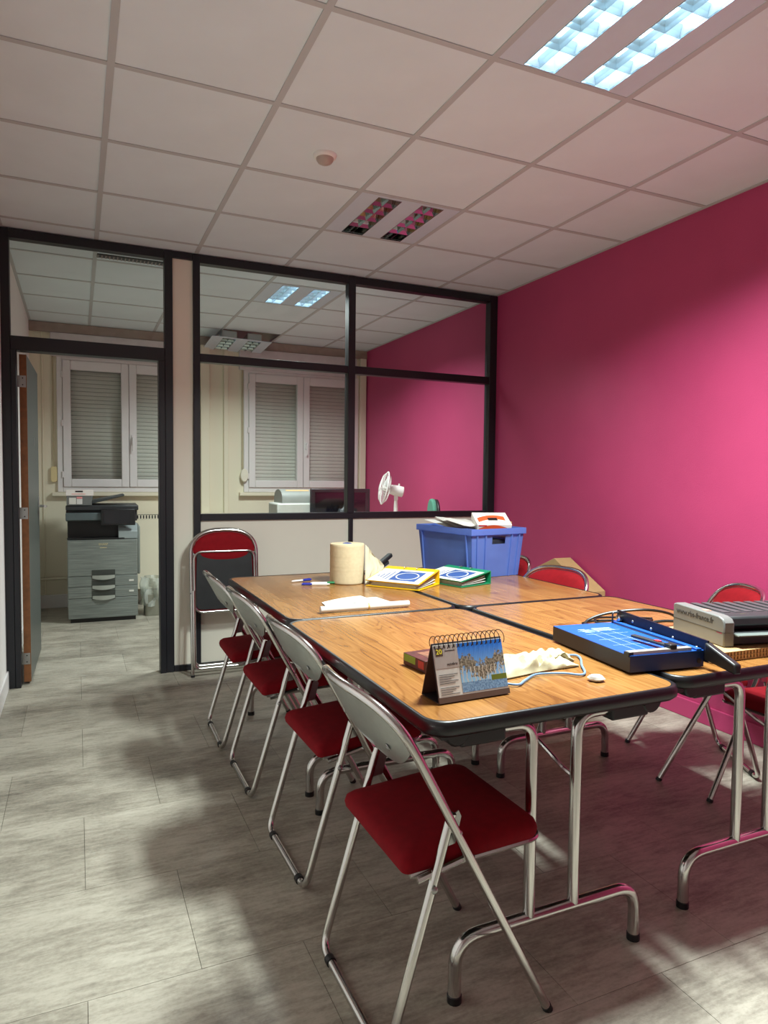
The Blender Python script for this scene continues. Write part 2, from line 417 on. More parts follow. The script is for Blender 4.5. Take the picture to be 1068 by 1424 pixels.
def window(idx, x0, x1):
    w = empty('window_%d' % idx, (x0, YB, 0), kind='structure'); L = x1 - x0; h = L / 2
    f = MB()
    f.box(-.05, 0, -.03, .08, WZ0 - .05, WZ1 + .02); f.box(L, L + .05, -.03, .08, WZ0 - .05, WZ1 + .02)
    f.box(0, L, -.03, .08, WZ0 - .05, WZ0); f.box(0, L, -.03, .08, WZ1 - .01, WZ1 + .02)
    f.build('frame', m_pvc, w, bevel=.004)
    for k in range(2):
        a, c = k * h + .002, (k + 1) * h - .002
        s = MB()
        s.box(a, a + .07, -.045, .03, WZ0, WZ1 - .012); s.box(c - .07, c, -.045, .03, WZ0, WZ1 - .012)
        s.box(a + .07, c - .07, -.045, .03, WZ0, WZ0 + .078); s.box(a + .07, c - .07, -.045, .03, WZ1 - .1, WZ1 - .012)
        so = s.build('sash', m_pvc, w, bevel=.005)
        MB().box(a + .07, c - .07, -.01, -.004, WZ0 + .078, WZ1 - .1).build('pane', m_glass, so)
        if k == 0:
            for z in (WZ0 + .12, (WZ0 + WZ1) / 2, WZ1 - .15): MB().lathe([(.008, -.03), (.01, -.028), (.01, .028), (.008, .03)], 10, T(a - .006, -.038, z)).build('hinge', m_pvc, so, smooth=True)
        else:
            hd = MB().box(a + .018, a + .046, -.055, -.045, 1.60, 1.70).build('handle', m_pvc, so, bevel=.003)
            MB().tube(fillet([(a + .032, -.055, 1.67), (a + .032, -.085, 1.67), (a + .032, -.085, 1.54)], .015), .009, 8).build('lever', m_pvc, hd, smooth=True)
    # closed roller shutter outside the glass
    n = 31; z0 = WZ0 - .01; dz = (WZ1 - WZ0) / n
    sm = MB()
    prof = [(.0, 0), (-.002, .1), (-.0035, .5), (-.002, .9), (0, 1.0)]
    vs = []; pr = [(y, z * (dz - .003)) for y, z in prof] + [(.006, dz - .003), (.006, 0)]
    m_ = len(pr)
    sm.add([(.0, .10 + y, z) for y, z in pr] + [(L, .10 + y, z) for y, z in pr], [(i, (i + 1) % m_, m_ + (i + 1) % m_, m_ + i) for i in range(m_)] + [tuple(reversed(range(m_))), tuple(range(m_, 2 * m_))])
    me = sm.mesh('shutter_slat'); me.materials.append(m_slat)
    for k in range(n):
        o = bpy.data.objects.new('shutter_slat', me); COL.objects.link(o); o.parent = w; o.location = (0, 0, z0 + k * dz)
    MB().box(0, L, .125, .13, WZ0 - .05, WZ1).build('shutter_backing', m_dark, w)
    MB().box(-.10, L + .02, -.055, 0, WZ1 + .02, WZ1 + .24).build('shutter_box', mat('shutter_box_white', (206, 200, 200), .5), w, bevel=.006)
    MB().box(-.10, L + .06, -.06, 0, WZ0 - .09, WZ0 - .052).build('sill', m_cream, w, bevel=.005)
    sx = -.082 if idx == 1 else -.065
    st = MB().box(sx - .007, sx + .007, -.018, -.015, 1.36, WZ1 + .02).build('strap', mat('beige_strap', (170, 160, 130), .8), w)
    wy = -.03
    if idx == 1: MB().prism(rrect(-.028, .028, -.075, .075, .02), 0, .03, T(sx, -.002, 1.30) @ RX(PI / 2)).build('strap_winder', mat('ivory_plastic', (216, 200, 150), .5), w, bevel=.004)
    else: MB().prism([(.042 * math.cos(q), .07 * math.sin(q)) for q in (2 * PI * k / 24 for k in range(24))], 0, .035, T(sx + .015, -.03, 1.31) @ RX(PI / 2)).build('strap_winder', mat('pale_ivory_plastic', (222, 218, 200), .5), w, bevel=.006)
window(1, *WIN[0]); window(2, *WIN[1])

# ------------------------------------------------------------------ ceiling lights
m_tube_on = mat('fluorescent_tube_lit', (226, 244, 255), .4, emit=((226, 244, 252), 6))
m_tube_off = mat('fluorescent_tube_off', (235, 235, 230), .3)
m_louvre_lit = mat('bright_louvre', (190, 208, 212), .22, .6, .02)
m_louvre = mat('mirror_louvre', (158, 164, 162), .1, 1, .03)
def lamp(loc, lit, label, tilt=None, group='square two-strip ceiling lights'):
    e = empty('ceiling_light', loc, label=label, cat='ceiling light', group=group)
    if tilt: e.rotation_euler = tilt
    # tray with two openings (local origin = tray's lower left corner, z=0 lower face)
    SX = ((.112, .246), (.362, .496)); SY = (.036, .582)
    pl = MB()
    ex = [.004, SX[0][0], SX[0][1], SX[1][0], SX[1][1], .596]
    for k in (0, 2, 4): pl.box(ex[k], ex[k + 1], .004, .596, .002, .008)
    for a, c in SX: pl.box(a, c, .004, SY[0], .002, .008); pl.box(a, c, SY[1], .596, .002, .008)
    pl.build('tray', m_lampwhite, e)
    for a, c in SX:
        hs = MB().box(a - .004, a, SY[0], SY[1], .008, .075).box(c, c + .004, SY[0], SY[1], .008, .075).box(a, c, SY[0] - .004, SY[0], .008, .075).box(a, c, SY[1], SY[1] + .004, .008, .075).box(a - .004, c + .004, SY[0], SY[1], .075, .079)
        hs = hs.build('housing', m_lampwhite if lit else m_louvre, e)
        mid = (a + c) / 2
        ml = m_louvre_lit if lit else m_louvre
        for tx_ in (-.032, .032):
            MB().tube([(mid + tx_, SY[0] + .01, .058), (mid + tx_, SY[1] - .01, .058)], .013, 12).build('tube', m_tube_on if lit else m_tube_off, e, smooth=True)
        # louvre: curved mirror side wings and cross blades, five by two cells
        rim = MB().ring([(a, SY[0]), (c, SY[0]), (c, SY[1]), (a, SY[1])], [(a + .002, SY[0] + .002), (c - .002, SY[0] + .002), (c - .002, SY[1] - .002), (a + .002, SY[1] - .002)], 0, .006)
        lv = rim.build('louvre', ml, e)
        n = 5; dy = (SY[1] - SY[0]) / n; wb = .012 if lit else .034; wc = .009 if lit else .018
        for k in range(1, n):
            y = SY[0] + k * dy
            MB().prism([(-.0006, 0), (.0006, 0), (wb * .3, .018), (wb, .04), (-wb, .04), (-wb * .3, .018)], 0, c - a - .004, Matrix(((0, 0, 1, a + .002), (1, 0, 0, y), (0, 1, 0, .003), (0, 0, 0, 1)))).build('blade', ml, lv)
        MB().prism([(-.0006, 0), (.0006, 0), (wc * .3, .016), (wc, .034), (-wc, .034), (-wc * .3, .016)], 0, SY[1] - SY[0] - .004, Matrix(((1, 0, 0, mid), (0, 0, -1, SY[1] - .002), (0, 1, 0, .003), (0, 0, 0, 1)))).build('blade', ml, lv)
        if lit:
            ld = bpy.data.lights.new('louvre_light', 'AREA'); ld.shape = 'RECTANGLE'; ld.size = c - a - .01; ld.size_y = SY[1] - SY[0] - .01
            ld.energy = LAMP_W * lit; ld.spread = LAMP_SPREAD; ld.color = (.90, 1.0, .98)
            lo = bpy.data.objects.new('louvre_light', ld); COL.objects.link(lo); lo.parent = e; lo.location = (mid, (SY[0] + SY[1]) / 2, -.001)
    return e
lamp((1.325, 1.461, ZC), 1.0, 'lit square ceiling light above the near table, nearest the camera')
lamp((1.325, 3.261, ZC), 0, 'unlit square ceiling light with dark mirror louvres beside the glazed partition')
lamp((1.325, 5.061, ZC), .52, 'lit square ceiling light seen through the glass in the back room')
lamp((1.21, 6.80, ZC - .085), 0, 'tilted ceiling light hanging below its opening above the back windows', (math.radians(-4), math.radians(1.5), 0))
# motion sensor
e = empty('motion_sensor', (1.035, 2.985, ZC), label='small round white motion sensor on the ceiling tile', cat='sensor')
MB().lathe([(.053, .004), (.053, 0), (.050, -.008), (.044, -.012), (.040, -.012)], 28).build('ring', m_wplastic, e, smooth=True)
MB().lathe([(.040, -.012), (.038, -.020), (.031, -.030), (.018, -.037), (0, -.040)], 28).build('dome', mat('sensor_lens', (176, 160, 150), .35), e, smooth=True)
# slotted air vent in the back room
e = empty('air_vent', (.135, 4.915, ZC), label='narrow dark slotted air grille in the ceiling above the doorway', cat='vent')
MB().box(0, .58, 0, .07, -.003, .004).build('backing', m_black, e)
for k in range(24): MB().box(.004 + k * .0242, .004 + k * .0242 + .007, .004, .066, -.008, -.003).build('slat', mat('grille_slat', (150, 142, 134), .5), e)

# ------------------------------------------------------------------ folding chairs
def hoop_point(th, hw, s0, s1, bow):
    c, sn = math.cos(th), math.sin(th); e_ = .76
    y = hw * math.copysign(abs(c) ** e_, c); s = s0 + (s1 - s0) * abs(sn) ** e_
    return y, s, -bow * (1 - (y / hw) ** 2)
def chair_frame_map(dirx, dirz):
    """hoop plane coordinates (y, s, n) to chair coordinates: s runs up the hoop, n to the sitter's side"""
    L = math.hypot(dirx, dirz); tx, tz = dirx / L, dirz / L
    return lambda y, s, n: (tx * s + tz * n, y, tz * s - tx * n)
HW = .2145
def back_parts(e, P, bow=.036):
    N = 30
    path = [P(HW, .0, 0)] + [P(HW, s, 0) for s in (.3, .6, .72)]
    path += [P(*hoop_point(PI * k / N, HW, .78, .947, bow)) for k in range(N + 1)]
    path += [P(-HW, s, 0) for s in (.72, .6, .3, 0)]
    MB().tube(path, .0112, 12).build('hoop', m_chrome, e, smooth=True)
    for sgn in (1, -1):
        q = Vector(P(sgn * HW, 0, 0)); d = Vector(P(0, 1, 0))
        MB().tube([q, q + d * .014], .0125, 12).build('foot_cap', m_black, e, smooth=True)
    def top(u):   # upper edge of the panel inside the hoop
        y = u * (HW - .012); t = min(1, abs(y) / (HW - .006))
        sn = (1 - t ** (1 / .76 * 2)) if t < 1 else 0
        return .78 + .160 * max(0, sn) ** (.76 / 2)
    def surf(off, inset):
        def fn(u, v):
            u = u * 2 - 1; y = u * (HW - .008 - inset); st = top(u) - inset; sb = .722 + inset + .075 * abs(u) ** 2.6
            s = sb + (st - sb) * v
            crown = off * (1 - abs(u) ** 6) * (1 - abs(2 * v - 1) ** 6) if abs(off) > .012 else off
            return P(y, s, -bow * (1 - (y / HW) ** 2) * min(1, max(0, (s - .66) / .14)) + crown)
        return fn
    sh = MB().slab(surf(-.008, 0), surf(-.001, 0), 22, 8).build('back_shell', m_silver, e, smooth=True)
    MB().slab(surf(.022, .006), surf(-.001, .006), 22, 8).build('back_pad', m_redpad, e, smooth=True, sharp=60)
    for u in (-.62, .62):
        y = u * HW; n = -bow * (1 - u * u) - .009
        q = Vector(P(y, .80, n)); nx = Vector(P(0, 0, 1)); ax = nx.normalized()
        ey = Vector((0, 1, 0)); ez = -ax; ex_ = ey.cross(ez)
        MB().lathe([(.009, 0), (.0085, .0015), (.004, .002), (.003, .0006), (0, .0006)], 14, basis(q, ex_, ey, ez)).build('rivet', m_steel, sh, smooth=True)
    # pressed half-round outline on the shell
    pts = []
    for k in range(25):
        a = 2 * PI * k / 24; yy = .045 * math.cos(a); ss = .775 + .022 * math.sin(a) * (1 if math.sin(a) < 0 else .6)
        pts.append(P(yy, ss, -bow * (1 - (yy / HW) ** 2) * min(1, (ss - .66) / .14) - .0084))
    MB().tube(pts[:-1], .0012, 5, closed=True).build('pressed_outline', m_silver, sh, smooth=True)
def seat_outline(x0, x1, hw0, hw1, r0_, r1_, n=7):
    out = []
    for cx, cy, a, r in ((x1 - r1_, hw1 - r1_, 0, r1_), (x0 + r0_, hw0 - r0_, 90, r0_), (x0 + r0_, -hw0 + r0_, 180, r0_), (x1 - r1_, -hw1 + r1_, 270, r1_)):
        for k in range(n + 1):
            q = math.radians(a + 90 * k / n); out.append((cx + r * math.cos(q), cy + r * math.sin(q)))
    return out
def seat_parts(e, mtx, pad_m=m_red, loop=False):
    """seat in its own flat frame: x along depth (0 rear .. .37 front), z up"""
    O = seat_outline(0, .375, .186, .196, .020, .045)
    c = (.19, 0); ring = []
    pad = MB(); levels = [(1.0, .0), (1.012, .014), (.99, .028), (.93, .038), (.80, .044), (.5, .047), (.2, .048)]
    n = len(O); vs = []
    for k, z in levels: vs += [(c[0] + (x - c[0]) * k, y * k, z) for x, y in O]
    vs.append((c[0], 0, .048)); fs = []
    for i in range(len(levels) - 1): fs += [(i * n + k, i * n + (k + 1) % n, (i + 1) * n + (k + 1) % n, (i + 1) * n + k) for k in range(n)]
    fs += [((len(levels) - 1) * n + k, (len(levels) - 1) * n + (k + 1) % n, len(vs) - 1) for k in range(n)]
    fs.append(tuple(reversed(range(n))))
    pad.add(vs, fs, mtx).build('seat', pad_m, e, smooth=True, sharp=60)
    MB().prism([(.19 + (x - .19) * .97, y * .97) for x, y in O], -.006, 0, mtx).build('seat_base', m_vinyl, e, bevel=.002)
    if loop:
        rim = rrect(-.008, .383, -.197, .197, .05, 7)
        MB().tube([(x, y, -.009) for x, y in rim], .0085, 10, closed=True, mtx=mtx).build('seat_rail', m_chrome, e, smooth=True); return
    rim = fillet([(.015, .182, -.004), (.374, .193, -.004), (.374, -.193, -.004), (.015, -.182, -.004)], .045, 8)
    MB().tube(rim, .0075, 8, mtx=mtx).build('seat_rail', m_chrome, e, smooth=True)
def chair(loc, rz, label, group):
    e = empty('folding_chair', loc, rz, label, 'chair', group)
    P = chair_frame_map(-.450, .84)
    back_parts(e, P)
    seat_parts(e, T(-.385, 0, .413) @ RY(math.radians(-3)))
    # rear legs: one U tube with its bar on the floor
    lw = .205
    MB().tube(fillet([(-.277, lw, .545), (-.436, lw, .0125), (-.436, -lw, .0125), (-.277, -lw, .545)], .045, 7), .0112, 12).build('rear_leg_frame', m_chrome, e, smooth=True)
    for sgn in (1, -1):
        MB().tube([(-.436, sgn * .135, .0125), (-.436, sgn * .155, .0125)], .0138, 12).build('floor_glide', m_black, e, smooth=True)
        y = sgn * (HW + .0005)
        br = MB().prism([(-.290, .525), (-.256, .545), (-.249, .53), (-.264, .47), (-.299, .465)], -.0015, .0015, Matrix(((1, 0, 0, 0), (0, 0, 1, sgn * .199), (0, 1, 0, 0), (0, 0, 0, 1)))).build('hinge_plate', m_steel, e)
        for x, z in ((-.266, .502), (-.327, .385)):
            MB().lathe([(.008, 0), (.008, .003), (.004, .006), (0, .0065)], 12, T(x, sgn * (HW + .004), z) @ RX(-sgn * PI / 2)).build('pivot_bolt', m_steel, e, smooth=True)
        MB().tube([(-.36, sgn * .199, .405), (-.235, sgn * .2, .43), (-.215, sgn * .202, .425)], .008, 8).build('seat_link', m_chrome, e, smooth=True)
    return e
g1 = 'red folding chairs along the left side of the tables'; g2 = 'red folding chairs along the magenta wall'
chair((1.039, 1.512, 0), math.radians(0.5), 'red folding chair with silver back nearest the camera, by the table corner', g1)
chair((1.068, 2.195, 0), math.radians(1), 'second red folding chair from the camera on the left of the tables', g1)
chair((1.062, 2.858, 0), math.radians(0), 'third red folding chair from the camera on the left of the tables', g1)
chair((1.052, 3.385, 0), math.radians(-1), 'fourth red folding chair from the camera, nearest the folded chairs', g1)
chair((2.382, 2.339, 0), math.radians(153.5), 'red folding chair turned askew behind the grey laminating machine', g2)
chair((2.322, 1.700, 0), math.radians(180), 'red folding chair cut off by the right picture edge', g2)
chair((1.95, 2.86, 0), math.radians(193), 'red folding chair in front of the cardboard box by the magenta wall', g2)
chair((2.045, 3.52, 0), math.radians(184), 'red folding chair mostly hidden behind the blue crate', g2)
# two folded chairs leaning against the partition
def folded(loc, label, lean):
    e = empty('folded_chair', loc, -PI / 2, label, 'chair', 'folded chairs leaning on the partition')
    P = chair_frame_map(-math.sin(lean), math.cos(lean))
    back_parts(e, P, .012)
    o = P(0, .80, -.012); down = Vector(P(0, -1, 0)); nrm = Vector(P(0, 0, 1))
    m = basis(Vector(o), down, Vector((0, -1, 0)) * 1, -nrm) if False else basis(Vector(P(0, .80, .004)), down, down.cross(nrm) * -1, -nrm)
    seat_parts(e, m, loop=True)
    lw = .205
    MB().tube(fillet([P(lw, .56, .026), P(lw, .055, .026), P(-lw, .055, .026), P(-lw, .56, .026)], .04, 7), .0112, 12).build('rear_leg_frame', m_chrome, e, smooth=True)
    for sgn in (1, -1):
        MB().lathe([(.008, 0), (.008, .003), (0, .006)], 12, T(*P(sgn * (HW + .004), .54, .004)) @ RX(-sgn * PI / 2)).build('pivot_bolt', m_steel, e, smooth=True)
    return e
folded((.882, 4.455, 0), 'folded red chair with black seat underside leaning on the partition, in front', math.radians(4.5))
folded((.892, 4.525, 0), 'second folded red chair leaning on the partition behind the front one', math.radians(4.5))

# ------------------------------------------------------------------ folding tables
def table(x0, x1, y0, y1, label, far_inset=.045, lx=.033):
    w, d = x1 - x0, y1 - y0; cx, cy = (x0 + x1) / 2, (y0 + y1) / 2
    e = empty('folding_table', (cx, cy, 0), 0, label, 'table', 'folding tables pushed together in a block')
    a, c = w / 2, d / 2
    MB().prism(rrect(-a + .008, a - .008, -c + .008, c - .008, .05), .724, .75).build('tabletop', m_wood, e)
    prof = [(-.010, .7505), (-.004, .752), (0, .749), (.003, .738), (.002, .722), (-.006, .713), (-.016, .713)]
    base = rrect(-a, a, -c, c, .056, 7); eb = MB(); n = len(base); vs = []
    for off, z in prof:
        for x, y in base:
            sx = (a + off) / a; sy = (c + off) / c; vs.append((x * sx, y * sy, z))
    m_ = len(prof)
    eb.add(vs, [(i * n + k, i * n + (k + 1) % n, ((i + 1) % m_) * n + (k + 1) % n, ((i + 1) % m_) * n + k) for i in range(m_) for k in range(n)])
    eb.build('edge_band', m_rubber, e, smooth=True, sharp=50)
    MB().box(-a + .035, a - .035, -c + .035, c - .035, .708, .7235).build('underside', m_dark, e)
    ap = MB()
    for s in (-1, 1): ap.box(s * (a - .07) - .012, s * (a - .07) + .012, -c + .06, c - .06, .685, .708)
    ap.build('apron_rail', m_black, e)
    for sg in (-1, 1):
        yl = sg * (c - (.10 if sg < 0 else far_inset))
        lf = MB().tube(fillet([(lx - .292, yl, .012), (lx - .292, yl, .158), (lx + .292, yl, .158), (lx + .292, yl, .012)], .085, 9), .0165, 14).build('foot_bar', m_chrome, e, smooth=True)
        for s in (-1, 1):
            MB().lathe([(.0185, 0), (.0185, .018), (.0165, .02)], 14, T(lx + s * .292, yl, 0)).build('rubber_foot', m_rubber, lf, smooth=True)
            MB().tube(fillet([(lx + s * .072, yl, .162), (lx + s * .072, yl, .678), (lx + s * .19, yl, .678)], .075, 9), .0155, 14).build('post', m_chrome, e, smooth=True)
            MB().box(lx + s * .17 - (.0 if s > 0 else .13), lx + s * .17 + (.13 if s > 0 else .0), yl - .026, yl + .026, .652, .706).build('bracket', m_black, e, bevel=.006)
            MB().lathe([(.03, -.02), (.034, -.016), (.034, .016), (.03, .02)], 18, T(lx + s * .31, yl + sg * .01, .692) @ RX(PI / 2)).build('latch_knob', m_black, e, smooth=True)
        MB().tube(fillet([(lx + .072, yl - sg * .012, .505), (lx + .06, yl - sg * .04, .52), (.0, yl - sg * .26, .69), (.0, yl - sg * .30, .70)], .02), .0062, 8).build('brace', m_chrome, e, smooth=True)
    return e
TZ = .752
table(.715, 1.487, 1.312, 2.488, 'wood-topped folding table nearest the camera, carrying the desk calendar')
table(1.522, 2.309, 1.362, 2.490, 'wood-topped folding table on the right, under the laminating machine', lx=.05)
table(.735, 1.487, 2.502, 3.690, 'wood-topped folding table carrying the paper roll, near the partition', .06)
table(1.505, 2.300, 2.505, 3.700, 'wood-topped folding table carrying the blue crate, near the magenta wall', .06)

# ------------------------------------------------------------------ things on the tables
def loc2(o, ang):
    """local frame on the table: returns matrix"""
    return T(o[0], o[1], TZ) @ RZ(ang)
# paper towel roll
e = empty('paper_roll', (1.283, 3.31, TZ), label='large cream paper towel roll standing on the far table', cat='paper roll')
m_roll = mat('cream_paper', (206, 190, 154), .9, 0, .05, 60, .15, 90)
pr = [(.022, 0), (.088, 0), (.0895, .003)]
for k in range(1, 40): pr.append((.0895 + .0007 * random.random(), .003 + k * .005))
pr += [(.088, .203), (.024, .204), (.024, .16)]
MB().lathe(pr, 40).build('roll', m_roll, e, smooth=True, sharp=50)
MB().lathe([(.024, .17), (.024, .205), (.018, .207), (.018, .19), (0, .19)], 20).build('core', mat('blue_core', (40, 70, 150), .5), e, smooth=True)
def rfn(seed):
    rnd = random.Random(seed); ph = [(rnd.uniform(0, 6.28), rnd.uniform(4, 13), rnd.uniform(-9, 9), rnd.uniform(.3, 1)) for _ in range(9)]
    return lambda u, v: sum(a * math.sin(p + f * u * 2 + g * v) for p, f, g, a in ph) / 4
nf = rfn(3)
def sheet(u, v):   # loose end of the roll, hanging from its right side to the table
    x = .088 + u * (.045 + .055 * math.sin(PI * min(1, v * 1.1))) ; z = .198 * (1 - v) - .055 * u * (1 - v)
    y = -.035 - .075 * v * (1 - .3 * u) + .018 * nf(u, v) * min(1, u * 3 + .1)
    if v > .9: z = max(z, .004)
    return (x + .012 * nf(v, u + .4) * u - .03 * v, y, max(.003, z))
MB().slab(sheet, lambda u, v: tuple(a + b for a, b in zip(sheet(u, v), (.0012, .0015, 0))), 16, 18).build('loose_sheet', mat('thin_cream_paper', (198, 188, 160), .9, 0, .06, 20), e, smooth=True, sharp=25)
# stapler with raised arm behind the roll
e = empty('stapler', (1.56, 3.49, TZ), math.radians(28), label='black stapler with raised arm behind the paper roll', cat='stapler')
MB().prism(rrect(-.10, .07, -.02, .02, .01), 0, .02).build('base', m_black, e, bevel=.004)
MB().prism(rrect(-.10, .10, -.017, .017, .012), 0, .022, T(0, 0, .058) @ RY(math.radians(-24))).build('arm', m_black, e, bevel=.006)
MB().prism(rrect(-.10, .06, -.011, .011, .005), -.016, 0, T(0, 0, .055) @ RY(math.radians(-20))).build('magazine', m_grey_dark, e)
# lever arch files
def binder(n, ang, lu, lv, rgb, h, label, paper_tilt):
    e = empty('lever_arch_file', (n[0], n[1], TZ), ang, label, 'file', 'lever arch files on the far tables')
    m = mat('binder_%d' % rgb[0], rgb, .4, 0, .04)
    inner = mat('binder_lining', (196, 190, 160), .7)
    lo = .028
    MB().box(0, lu, 0, lv, 0, .0045).build('back_cover', m, e)
    MB().box(lu - .005, lu, 0, lv, .003, h).build('spine', m, e)
    tl = math.atan2(h - lo, lu)
    L = math.hypot(lu, h - lo)
    ct = T(0, 0, lo) @ RY(-tl)
    cv = MB().box(0, L - .002, 0, lv, -.002, .003, ct).build('front_cover', m, e)
    lb = MB().box(.0, L * .80, .006, lv - .006, .003, .0036, ct).build('cover_sheet', m_paper, cv)
    blue = mat('blue_print', (46, 78, 140), .6)
    MB().box(.03, L * .70, .04, lv * .62, .0036, .004, ct).build('printed_panel', blue, cv)
    oval = [(.5 * .11 * math.cos(2 * PI * k / 28), .5 * .125 * math.sin(2 * PI * k / 28)) for k in range(28)]
    MB().ring(oval, [(x * .9, y * .88) for x, y in oval], .004, .0043, ct @ T(.03 + (L * .70 - .03) / 2, .04 + (lv * .62 - .04) / 2, 0)).build('printed_oval', m_paper, cv)
    for k in range(4): MB().box(.035 + .012 * k, L * .62 - .02 * k, lv * .68 + k * .02, lv * .68 + k * .02 + .006, .0036, .004, ct).build('printed_line', blue, cv)
    for k in (.38, .62): MB().tube(fillet([(L * .86, lv * k, .004), (L * .86, lv * k, .012), (L * .93, lv * k, .012), (L * .93, lv * k, .004)], .004), .0018, 6, mtx=ct).build('eyelet', m_steel, cv, smooth=True)
    # fan of sheets
    for k in range(9):
        f = k / 8
        def sh_(u, v, f=f, k=k): return (.012 + u * (lu - .045), .018 + .010 * math.sin(k * 2.3) + v * (lv - .05), .005 + f * .016 + .022 * f * u ** 2)
        MB().slab(lambda u, v: (lambda p: (p[0], p[1], p[2] + .0012))(sh_(u, v)), sh_, 8, 1).build('sheet', m_paper, e, smooth=True)
    MB().tube(fillet([(lu * .55, lv * .5, .003), (lu * .55, lv * .5, h * .62), (lu * .75, lv * .5, h * .66), (lu * .75, lv * .5, .003)], .015), .002, 6).build('ring_mechanism', m_steel, e, smooth=True)
    return e
binder((1.508, 2.925), math.radians(37), .245, .30, (230, 182, 22), .074, 'yellow lever arch file with white cover sheet, beside the paper roll', 0)
binder((1.752, 2.935), math.radians(16), .225, .31, (22, 126, 84), .066, 'green lever arch file in front of the blue crate', 0)
e = empty('black_marker', (1.78, 3.42, TZ), math.radians(-8), label='long black pen lying between the files and the crate', cat='pen')
MB().tube([(-.075, 0, .008), (.04, 0, .008), (.075, 0, .006)], [.008, .008, .004], 10).build('barrel', m_black, e, smooth=True)
MB().tube([(.0, .0065, .0145), (.05, .0065, .0145)], .0015, 6).build('clip', m_grey_dark, e, smooth=True)
# crate with papers
CA = math.atan2(.05, .34)
e = empty('plastic_crate', (1.965, 3.185, TZ), CA, label='blue translucent plastic crate full of papers on the far right table', cat='crate')
cl, cd, chh = .345, .455, .272; fl = .022
def wallq(p0, p1, n, z0, z1, th=.003, flare=1.0):
    """slightly flared wall from p0 to p1 with outward normal n"""
    a = [(p0[0], p0[1], z0), (p1[0], p1[1], z0)]; k = fl * flare
    ex_ = ((p1[0] - p0[0]), (p1[1] - p0[1])); L = math.hypot(*ex_); ex_ = (ex_[0] / L, ex_[1] / L)
    top = [(p0[0] + n[0] * k - ex_[0] * k, p0[1] + n[1] * k - ex_[1] * k, z1), (p1[0] + n[0] * k + ex_[0] * k, p1[1] + n[1] * k + ex_[1] * k, z1)]
    q = a + [top[1], top[0]]
    return MB().add(q + [(x - n[0] * th, y - n[1] * th, z) for x, y, z in q], [(0, 1, 2, 3), (7, 6, 5, 4), (0, 4, 5, 1), (1, 5, 6, 2), (2, 6, 7, 3), (3, 7, 4, 0)])
C = [(0, 0), (cl, 0), (cl, cd), (0, cd)]
MB().box(.004, cl - .004, .004, cd - .004, 0, .004).build('base', m_crate, e)
wallq(C[3], C[0], (-1, 0), 0, chh).build('side_wall', m_crate, e)
wallq(C[1], C[2], (1, 0), 0, chh).build('side_wall', m_crate, e)
wallq(C[2], C[3], (0, 1), 0, chh).build('end_wall', m_crate, e)
# front end wall with a hand hole
hx0, hx1, hz0, hz1 = .135, .225, .185, .228
fw_ = MB()
def fpt(x, z):
    k = fl * z / chh; return (x + (x / cl * 2 - 1) * k, -k, z)
for xa, xb, za, zb in ((0, hx0, 0, chh), (hx1, cl, 0, chh), (hx0, hx1, 0, hz0), (hx0, hx1, hz1, chh)):
    q = [fpt(xa, za), fpt(xb, za), fpt(xb, zb), fpt(xa, zb)]
    fw_.add(q + [(x, y + .003, z) for x, y, z in q], [(0, 1, 2, 3), (7, 6, 5, 4), (0, 4, 5, 1), (1, 5, 6, 2), (2, 6, 7, 3), (3, 7, 4, 0)])
fw_.build('end_wall', m_crate, e)
rim_o = [(-fl - .008, -fl - .008), (cl + fl + .008, -fl - .008), (cl + fl + .008, cd + fl + .008), (-fl - .008, cd + fl + .008)]
rim_i = [(-fl + .003, -fl + .003), (cl + fl - .003, -fl + .003), (cl + fl - .003, cd + fl - .003), (-fl + .003, cd + fl - .003)]
MB().ring(rim_o, rim_i, chh - .034, chh - .031).ring(rim_o, [(x * .999, y * .999) for x, y in [(rim_o[i][0] + (.003 if i in (0, 3) else -.003), rim_o[i][1] + (.003 if i < 2 else -.003)) for i in range(4)]], chh - .034, chh).build('rim', m_crate, e)
for x in (.03, .085, .26, .31):
    q0 = fpt(x, 0); q1 = fpt(x, chh - .034)
    MB().add([(q0[0], q0[1], 0), (q0[0] + .008, q0[1], 0), (q0[0] + .008, q0[1] - .010, 0), (q0[0], q0[1] - .010, 0), (q1[0], q1[1], q1[2]), (q1[0] + .008, q1[1], q1[2]), (q1[0] + .008, q1[1] - .008, q1[2]), (q1[0], q1[1] - .008, q1[2])],
             [(0, 1, 2, 3), (7, 6, 5, 4), (0, 4, 5, 1), (1, 5, 6, 2), (2, 6, 7, 3), (3, 7, 4, 0)]).build('rib', m_crate, e)
for y in (.02, .43):
    MB().add([(0, y, 0), (0, y + .008, 0), (-.008, y + .008, 0), (-.008, y, 0), (-fl, y, chh - .034), (-fl, y + .008, chh - .034), (-fl - .007, y + .008, chh - .034), (-fl - .007, y, chh - .034)],
             [(0, 1, 2, 3), (7, 6, 5, 4), (0, 4, 5, 1), (1, 5, 6, 2), (2, 6, 7, 3), (3, 7, 4, 0)]).build('rib', m_crate, e)
CM = T(1.965, 3.185, TZ) @ RZ(CA)
def in_crate(name, x0, x1, y0, y1, z0, z1, m, label, cat, rz=0, tilt=0, bevel=.002, group='things in the blue crate'):
    b_ = MB().box(-(x1 - x0) / 2, (x1 - x0) / 2, -(y1 - y0) / 2, (y1 - y0) / 2, 0, z1 - z0)
    o = b_.build(name, m, bevel=bevel); o.matrix_world = CM @ T((x0 + x1) / 2, (y0 + y1) / 2, z0) @ RZ(rz) @ RY(tilt); return tag(o, label, cat, group)
in_crate('magazine_stack', .03, .31, .05, .30, .005, .14, mat('grey_pages', (120, 124, 130), .8), 'grey block of magazines inside the blue crate', 'magazines')
